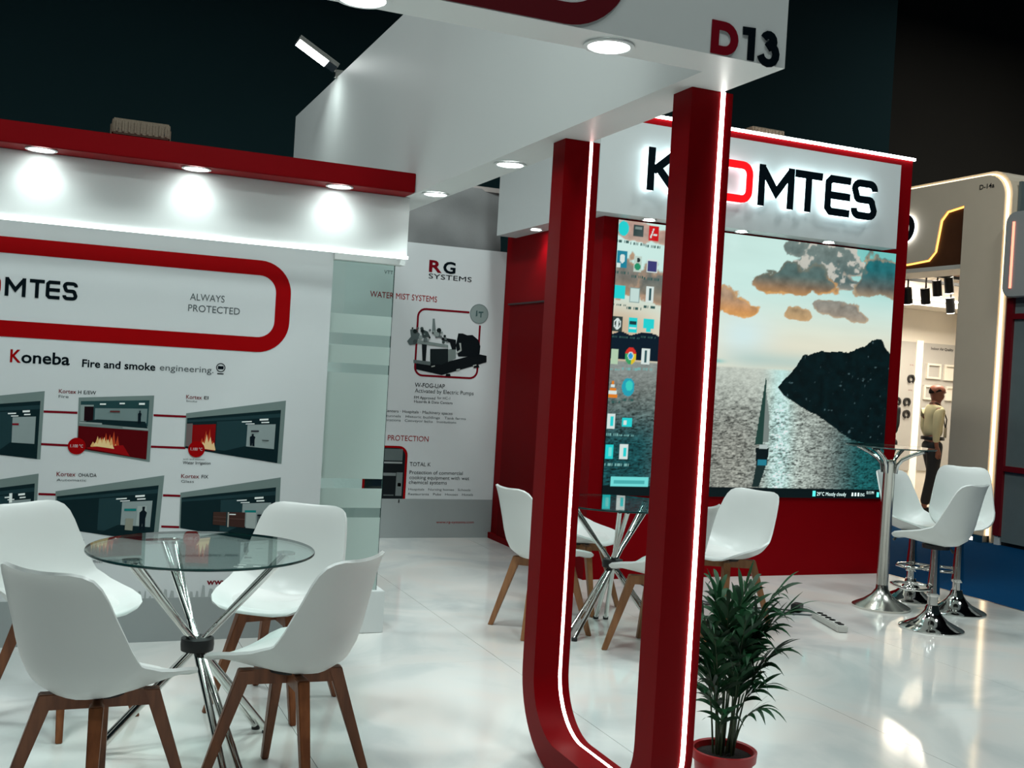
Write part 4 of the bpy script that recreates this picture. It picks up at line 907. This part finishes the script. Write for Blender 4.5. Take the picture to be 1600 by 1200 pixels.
ad = MB().box(-0.045, 0.045, -0.03, 0.03, 0, 0.055).build('power_adapter', BLACK, None, bevel=0.006, loc=(4.60, 5.84, 0)); ad.rotation_euler = (0, 0, 0.6)
tag(ad, 'small black power adapter on the floor next to the power strip', 'adapter')
for pts, l in (([(4.57, 5.82, 0.012), (4.40, 5.95, 0.006), (4.20, 6.0, 0.006), (3.98, 6.25, 0.006), (3.95, 6.7, 0.006), (4.0, 6.97, 0.006)], 'black cable running from the adapter towards the red tower'),
               ([(4.605, 5.66, 0.02), (4.60, 5.72, 0.006), (4.52, 5.76, 0.006), (4.44, 5.84, 0.006), (4.32, 5.87, 0.006), (4.15, 6.05, 0.006), (4.06, 6.5, 0.006), (4.08, 6.97, 0.006)], 'grey cable running from the power strip end across the floor')):
    P = [Vector(p) for p in pts]; Q = []
    for i in range(len(P)-1):
        a, b, c, d = P[max(i-1,0)], P[i], P[i+1], P[min(i+2,len(P)-1)]
        for k in range(6):
            t = k/6; Q.append(0.5*((2*b)+(c-a)*t+(2*a-5*b+4*c-d)*t*t+(3*b-a-3*c+d)*t**3))
    Q.append(P[-1])
    tag(MB().tube(Q, 0.005, 8).build('power_cable', BLACK if 'black' in l else GREYI, smooth=True), l, 'cable')
# ================================================================== STAND D-14a ACROSS THE AISLE
XD = 9.6
DW = mat('stand_cream_white', (0.74, 0.61, 0.46), 0.5, var=0.03)
DBR = mat('stand_brown_wood', (0.085, 0.028, 0.010), 0.5, var=0.25, scale=5)
DIN = mat('stand_inner_white', (0.66, 0.62, 0.55), 0.5, var=0.03)
DGR = mat('stand_grey_panel', (0.38, 0.37, 0.35), 0.5, var=0.03)
ST = empty('exhibition_stand', (10.6, 10.8, -0.1), label='cream stand numbered D-14a with warm light edge across the aisle', cat='exhibition stand')
def rl(mb): return rel(mb, ST)
fx = lambda u, v, d: (XD-d-10.6, u-10.8, v+0.1)
# arch: post towards the camera with rounded top corner, header running away
def archpts(inset):
    y0, y1, zt, r = 8.965+inset, 13.0, 4.05-inset, 0.30-inset*0.5
    return (y0, y1, zt, r)
y0, y1, zt, r = archpts(0)
MB().prism([(y0, -0.1), (9.60, -0.1), (9.60, 3.0), (y1, 3.0), (y1, zt)]+arc(y0+r, zt-r, r, 90, 180, 8), fx, -0.55, -0.03, None).build('arch_body', DW, ST)
MB().prism([(9.02, -0.1), (9.60, -0.1), (9.60, 3.70), (9.86, 3.665), (9.955, 3.57), (10.02, 3.20), (10.12, 3.11), (10.45, 3.085), (y1, 3.05), (y1, 4.0)]+arc(9.02+0.27, 4.0-0.27, 0.27, 90, 180, 8), fx, 0.0, 0.03, None).build('face_panel', DW, ST)
MB().prism([(9.60, 3.0), (y1, 3.0), (y1, 3.6), (9.60, 3.72)], fx, -0.028, -0.002, None).build('wood_panel', DBR, ST)
MB().ribbon([(9.60, 3.69), (9.86, 3.655), (9.95, 3.56), (10.015, 3.20), (10.12, 3.10), (10.45, 3.075), (11.5, 3.06)], 0.018, fx, -0.001, 0.012).build('amber_light_edge', LEDOR, ST)
MB().ribbon([(9.008, -0.05), (9.008, 3.70)]+arc(9.008+0.27, 4.012-0.27, 0.27, 180, 90, 8)+[(12.9, 4.012)], 0.014, fx, -0.028, 0.004).build('warm_light_edge', LEDWARM, ST)
MB().ribbon([(9.55, 3.0), (y1, 3.0)], 0.05, fx, -0.5, 0.0).build('lower_beam', DIN, ST)
tx = mat('stand_black', (0.01, 0.01, 0.012), 0.4)
text('D-14a', 9.385, 9.172, 3.852, 3.903, fx, tx, ST, 0.033, bold=0.02)
# halo-lit round letter
cb = MB().ribbon(arc(10.50, 3.515, 0.135, 28, 332, 22), 0.085, fx, 0.034, 0.07, None).build('backlit_letter', emit_mat('halo_white', (0.85, 0.93, 1.0), 3.0), ST)
MB().ribbon(arc(10.50, 3.515, 0.135, 28, 332, 22), 0.087, fx, 0.07, 0.075, None).build('letter_face', tx, cb)
# interior
rl(MB().box(9.7, 15.0, 12.80, 12.9, -0.1, 3.3)).build('rear_wall', DIN, ST)
rl(MB().box(12.88, 13.0, 9.6, 12.8, -0.1, 3.3)).build('inner_side_wall', DIN, ST)
rl(MB().box(10.2, 15.0, 9.0, 12.9, 3.32, 3.38)).build('ceiling_panel', DBR, ST)
rl(MB().box(11.0, 11.975, 12.78, 12.80, 0.35, 2.29)).build('display_panel', DGR, ST)
rl(MB().box(12.12, 12.85, 12.78, 12.80, 0.35, 2.29)).build('display_panel', DGR, ST)
rl(MB().box(11.985, 12.11, 12.775, 12.80, -0.1, 2.32)).build('lit_pilaster', emit_mat('lit_pilaster_white', (1.0, 0.92, 0.78), 0.25), ST)
fr_ = lambda u, v, d: (u-10.6, 12.78-d-10.8, v+0.1)
text('Indoor Air Quality', 12.262, 12.705, 2.195, 2.235, fr_, tx, ST, 0.003, bold=0.02)
for a, b, c, d in ((12.204, 12.449, 1.768, 1.97), (12.547, 12.797, 1.757, 1.97), (12.60, 12.783, 1.45, 1.639), (12.17, 12.36, 1.45, 1.639)):
    f_ = MB().ribbon([(a, c), (b, c), (b, d), (a, d)], 0.03, fr_, 0, 0.03, None, closed=True).build('picture_frame', DIN, ST)
    MB().prism([(a, c), (b, c), (b, d), (a, d)], fr_, 0, 0.006).build('print', DGR if a < 12.3 else DIN, f_)
for (a, b) in ((11.90, 1.73), (11.845, 1.379), (11.85, 1.196), (11.66, 1.379)):
    MB().ribbon(arc(a, b, 0.052, -60, 255, 14), 0.026, fr_, 0, 0.03).build('display_ring', mat('ring_dark', (0.03, 0.03, 0.03), 0.3, 0.6), ST)
for z, w in ((1.93, 0.12), (1.55, 0.12)): text('A+ Air', 11.87, 11.87+w*0.6, z, z+0.02, fr_, REDI, ST, 0.003)
rl(MB().box(9.65, 9.70, 9.62, 9.66, -0.1, 3.0)).build('jamb', DIN, ST)
rl(MB().box(9.56, 15.0, 8.97, 12.8, -0.1, -0.085)).build('stand_floor', mat('stand_floor_cream', (0.55, 0.50, 0.43), 0.25), ST)
# ceiling frame and lit coves seen over the person
rl(MB().box(9.75, 12.85, 12.1, 12.15, 2.86, 2.89)).build('cove_light', emit_mat('cove_white', (1.0, 0.95, 0.86), 3.0), ST)
rl(MB().box(9.75, 12.85, 12.15, 12.78, 2.78, 2.86)).build('cove_shelf', DIN, ST)
rl(MB().box(9.9, 12.6, 11.05, 11.09, 3.05, 3.09)).build('track_rail', BLACK, ST)
rl(MB().box(9.9, 12.6, 11.45, 11.49, 3.02, 3.06)).build('track_rail', BLACK, ST)
def track(x, y, z, az, label):
    t = empty('track_spotlight', (x, y, z), az, label=label, cat='spotlight', group='black track spotlights in the stand across the aisle')
    MB().tube([(0, 0, 0.10), (0, 0, 0.30)], 0.012, 8).build('stem', BLACK, t)
    MB().tube([(-0.03, 0, 0.11), (0.03, 0, -0.09)], [0.060, 0.060], 18).build('lamp_body', BLACK, t, smooth=True)
    MB().tube([(0.0305, 0, -0.0915), (0.033, 0, -0.100)], [0.05, 0.05], 18).build('lens', emit_mat('track_lens', (1.0, 0.95, 0.85), 6.0), t)
    light('track_light', 'SPOT', (x+0.05, y, z-0.15), 26, (1.0, 0.88, 0.70), 0.05, aim=(x+0.5, y+1.6, 0.8), spot=95, blend=0.7)
for x, y, z, l in ((10.17, 11.07, 2.76, 'leftmost black track spotlight beside the tower edge'), (10.47, 11.07, 2.78, 'second black track spotlight from the tower edge'), (10.66, 11.07, 2.90, 'upper middle black track spotlight with bright lens'), (10.86, 11.07, 2.96, 'upper right black track spotlight with bright lens'), (11.30, 11.47, 2.74, 'lower right black track spotlight near the cream post')):
    track(x, y, z, 0.4, l)
for k in range(2): rl(MB().box(9.50, 9.56, 9.10+0.22*k, 9.22+0.22*k, -0.09, -0.05)).build('base_light', emit_mat('base_light_white', (1.0, 0.93, 0.82), 4.0), ST)
rl(MB().box(9.50, 9.60, 8.965, 9.60, -0.1, -0.02)).build('base_plate', STEEL, ST)
light('stand_inner_light', 'AREA', (11.6, 11.6, 3.25), 150, (1.0, 0.90, 0.74), 1.2, aim=(11.6, 11.6, 0))

# ---- neighbouring stand with red posts and glass
RS = empty('glass_stand', (9.75, 8.0, -0.1), label='stand with red posts and pale glass panels at the right edge', cat='exhibition stand')
RP = mat('dark_red_post', (0.16, 0.003, 0.008), 0.4)
def rr_(mb): return rel(mb, RS)
rr_(MB().box(9.58, 9.66, 8.82, 8.905, 0.0, 2.60)).build('post', RP, RS)
rr_(MB().box(9.59, 9.65, 8.835, 8.89, -0.1, 0.0)).build('post_foot', WHITE, RS)
rr_(MB().box(9.58, 9.66, 6.2, 6.285, 0.0, 2.60)).build('post', RP, RS)
for z in (0.74, 2.40): rr_(MB().box(9.585, 9.655, 6.28, 8.82, z-0.03, z+0.03)).build('rail', RP, RS)
PG = mat('pale_green_glass', (0.16, 0.20, 0.20), 0.15, var=0.1)
for z0, z1 in ((-0.06, 0.71), (0.77, 2.37), (2.43, 2.60)): rr_(MB().box(9.615, 9.625, 6.285, 8.82, z0, z1)).build('glass_panel', PG, RS)
rr_(MB().box(9.64, 9.66, 6.2, 8.9, -0.1, -0.06)).build('bottom_rail', BLACK, RS)
rr_(MB().prism(rrect(6.4, 8.92, 2.60, 3.53, 0.12), lambda a, b, d: (9.66-d, a, b), 0, 0.16)).build('header_pod', mat('pod_white', (0.36, 0.37, 0.36), 0.4), RS, bevel=0.01)
rr_(MB().box(9.490, 9.50, 8.790, 8.815, 2.70, 3.42)).build('neon_line', LEDPK, RS)
rr_(MB().box(9.70, 11.2, 8.915, 8.955, -0.1, 3.9)).build('divider', mat('divider_teal_grey', (0.12, 0.15, 0.15), 0.6), RS)

# ================================================================== PEOPLE
def skin(name, verts, edges, radii, M, parent, sub=2):
    me = bpy.data.meshes.new(name); me.from_pydata([Vector(v) for v in verts], edges, [])
    o = bpy.data.objects.new(name, me); COL.objects.link(o)
    o.modifiers.new('sk', 'SKIN'); s = o.modifiers.new('su', 'SUBSURF'); s.levels = sub; s.render_levels = sub
    if not me.skin_vertices:
        bm = bmesh.new(); bm.from_mesh(me); bm.verts.layers.skin.verify(); bm.to_mesh(me); bm.free()
    for i, sv in enumerate(me.skin_vertices[0].data):
        rd = radii[i]; sv.radius = rd if isinstance(rd, tuple) else (rd, rd); sv.use_root = (i == 0)
    bpy.context.view_layer.update()
    m2 = bpy.data.meshes.new_from_object(o.evaluated_get(bpy.context.evaluated_depsgraph_get()))
    bpy.data.objects.remove(o)
    m2.name = name; m2.materials.clear(); m2.materials.append(M)
    m2.polygons.foreach_set('use_smooth', [True]*len(m2.polygons))
    b = bpy.data.objects.new(name, m2); COL.objects.link(b); b.parent = parent
    return b
def person(loc, rz, label, shirt, trousers, skinc, hairc, extras):
    t = empty('person', loc, rz, label=label, cat='person')
    V = [(0,0,.94), (0,0,1.10), (.005,0,1.28), (-.005,0,1.42), (.012,0,1.50), (.024,0,1.575), (.018,0,1.650), (.008,0,1.735),   # 0-7 trunk, neck, head
         (.128,0,1.605), (.100,0,1.555),                                                                             # 8 nose, 9 chin
         (.030,.088,1.615), (.030,-.088,1.615)]                                                                      # 10, 11 ears
    E_ = [(0,1), (1,2), (2,3), (3,4), (4,5), (5,6), (6,7), (6,8), (5,9), (6,10), (6,11)]
    Rr_ = [.10, .095, .10, .075, .050, .082, .118, .098, .012, .036, .012, .012]
    for s in (-1, 1):
        a = len(V)
        V += [(-.01, s*.165, 1.405), (-.045, s*.215, 1.16), (.015+.05*s, s*.215, .925), (.035+.05*s, s*.212, .865), (.045+.05*s, s*.210, .83)]
        E_ += [(3,a), (a,a+1), (a+1,a+2), (a+2,a+3), (a+3,a+4)]; Rr_ += [.045, .038, .028, (.022,.034), (.018,.034)]
        for k, (dx, L) in enumerate(((.030, .060), (.010, .072), (-.008, .068), (-.026, .052))):
            f = len(V); V += [(.045+.05*s+dx, s*.208, .805), (.050+.05*s+dx, s*.198, .805-L)]; E_ += [(a+4, f), (f, f+1)]; Rr_ += [.0095, .0085]
        f = len(V); V += [(.075+.05*s, s*.200, .838), (.092+.05*s, s*.192, .800)]; E_ += [(a+3, f), (f, f+1)]; Rr_ += [.0105, .009]
        b = len(V); st = .07*s
        V += [(0, s*.085, .88), (.035+st*.7, s*.085, .50), (-.01+st*1.3, s*.085, .09), (.02+st*1.3, s*.09, .045), (.15+st*1.3, s*.10, .032)]
        E_ += [(0,b), (b,b+1), (b+1,b+2), (b+2,b+3), (b+3,b+4)]; Rr_ += [.09, .056, .040, .038, .030]
    skin('body', V, E_, Rr_, skinc, t)
    # shirt
    SV = [(0,0,1.00), (0,0,1.14), (.008,0,1.29), (-.005,0,1.40), (.004,0,1.455)]; SE = [(0,1), (1,2), (2,3), (3,4)]; SR = [(.125,.140), (.132,.142), (.130,.150), (.100,.118), (.062,.062)]
    for s in (-1, 1):
        a = len(SV); SV += [(-.01, s*.165, 1.395), (-.047, s*.216, 1.16), (.008+.05*s, s*.216, .95)]; SE += [(3,a), (a,a+1), (a+1,a+2)]; SR += [.072, .056, .044]
    skin('shirt', SV, SE, SR, shirt, t)
    TV = [(0,0,1.00), (0,0,.93)]; TE = [(0,1)]; TR = [(.140,.145), (.145,.145)]
    for s in (-1, 1):
        a = len(TV); st = .07*s; TV += [(0, s*.085, .85), (.035+st*.7, s*.087, .50), (-.008+st*1.3, s*.087, .10)]; TE += [(1,a), (a,a+1), (a+1,a+2)]; TR += [.112, .082, .066]
    skin('trousers', TV, TE, TR, trousers, t)
    for s in (-1, 1):
        st = .07*s; skin('shoe', [(-.045+st*1.3, s*.09, .045), (.05+st*1.3, s*.092, .045), (.17+st*1.3, s*.10, .036)], [(0,1), (1,2)], [.046, .046, .036], BLACK, t)
    # hair: a band round the back and sides of the head, or a full cap
    vs, fs = [], []; n, mR = 18, 6; span = 118 if extras else 180
    for j in range(mR+1):
        for k in range(n+1):
            a = R(180-span+2*span*k/n); back = 0.5-0.5*math.cos(a)
            lo_ = 0.95 if extras else 0.02; ph = lo_+(j/mR)*(1.15+0.70*back-lo_)
            vs.append((.020+.105*math.sin(ph)*math.cos(a), .1035*math.sin(ph)*math.sin(a), 1.632+.101*math.cos(ph)))
    for j in range(mR):
        for k in range(n): fs.append((j*(n+1)+k, j*(n+1)+k+1, (j+1)*(n+1)+k+1, (j+1)*(n+1)+k))
    MB().add(vs, fs).build('hair', hairc, t, smooth=True)
    if extras:
        MB().tube([(-.055, .02, 1.475), (-.01, .10, 1.485), (.07, .10, 1.42), (.155, .05, 1.27), (.165, .01, 1.16)], 0.009, 6).build('lanyard', BLACK, t, smooth=True)
        MB().tube([(-.055, -.02, 1.475), (-.01, -.10, 1.485), (.07, -.10, 1.42), (.155, -.05, 1.27), (.165, -.01, 1.16)], 0.009, 6).build('lanyard', BLACK, t, smooth=True)
        MB().box(.162, .170, -.04, .04, 1.02, 1.16).build('badge', mat('badge_card', (0.30, 0.27, 0.22), 0.4), t)
        MB().lathe([(.150, .985), (.153, .99), (.153, 1.025), (.150, 1.03)], 24).build('belt', BLACK, t, smooth=True)
        MB().tube([(.108, .075, 1.625), (.130, .045, 1.628), (.136, 0, 1.63), (.130, -.045, 1.628), (.108, -.075, 1.625)], 0.004, 6).build('glasses', BLACK, t)
    return t
SKIN1 = mat('skin_brown', (0.22, 0.075, 0.045), 0.5, var=0.08); HAIR = mat('hair_dark', (0.010, 0.007, 0.006), 0.9, spec=0.1)
person((10.94, 11.27, -0.085), -0.37, 'man in pale yellow shirt and dark trousers walking right with a lanyard', mat('yellow_shirt', (0.56, 0.52, 0.32), 0.8, var=0.06, bump=0.1), mat('black_trousers', (0.007, 0.008, 0.011), 0.8), SKIN1, HAIR, True)
person((10.50, 11.62, -0.085), 2.6, 'person in a dark jacket mostly hidden behind the tower edge', mat('dark_jacket', (0.012, 0.014, 0.014), 0.8), mat('black_trousers', (0.007, 0.008, 0.011), 0.8), SKIN1, HAIR, False)
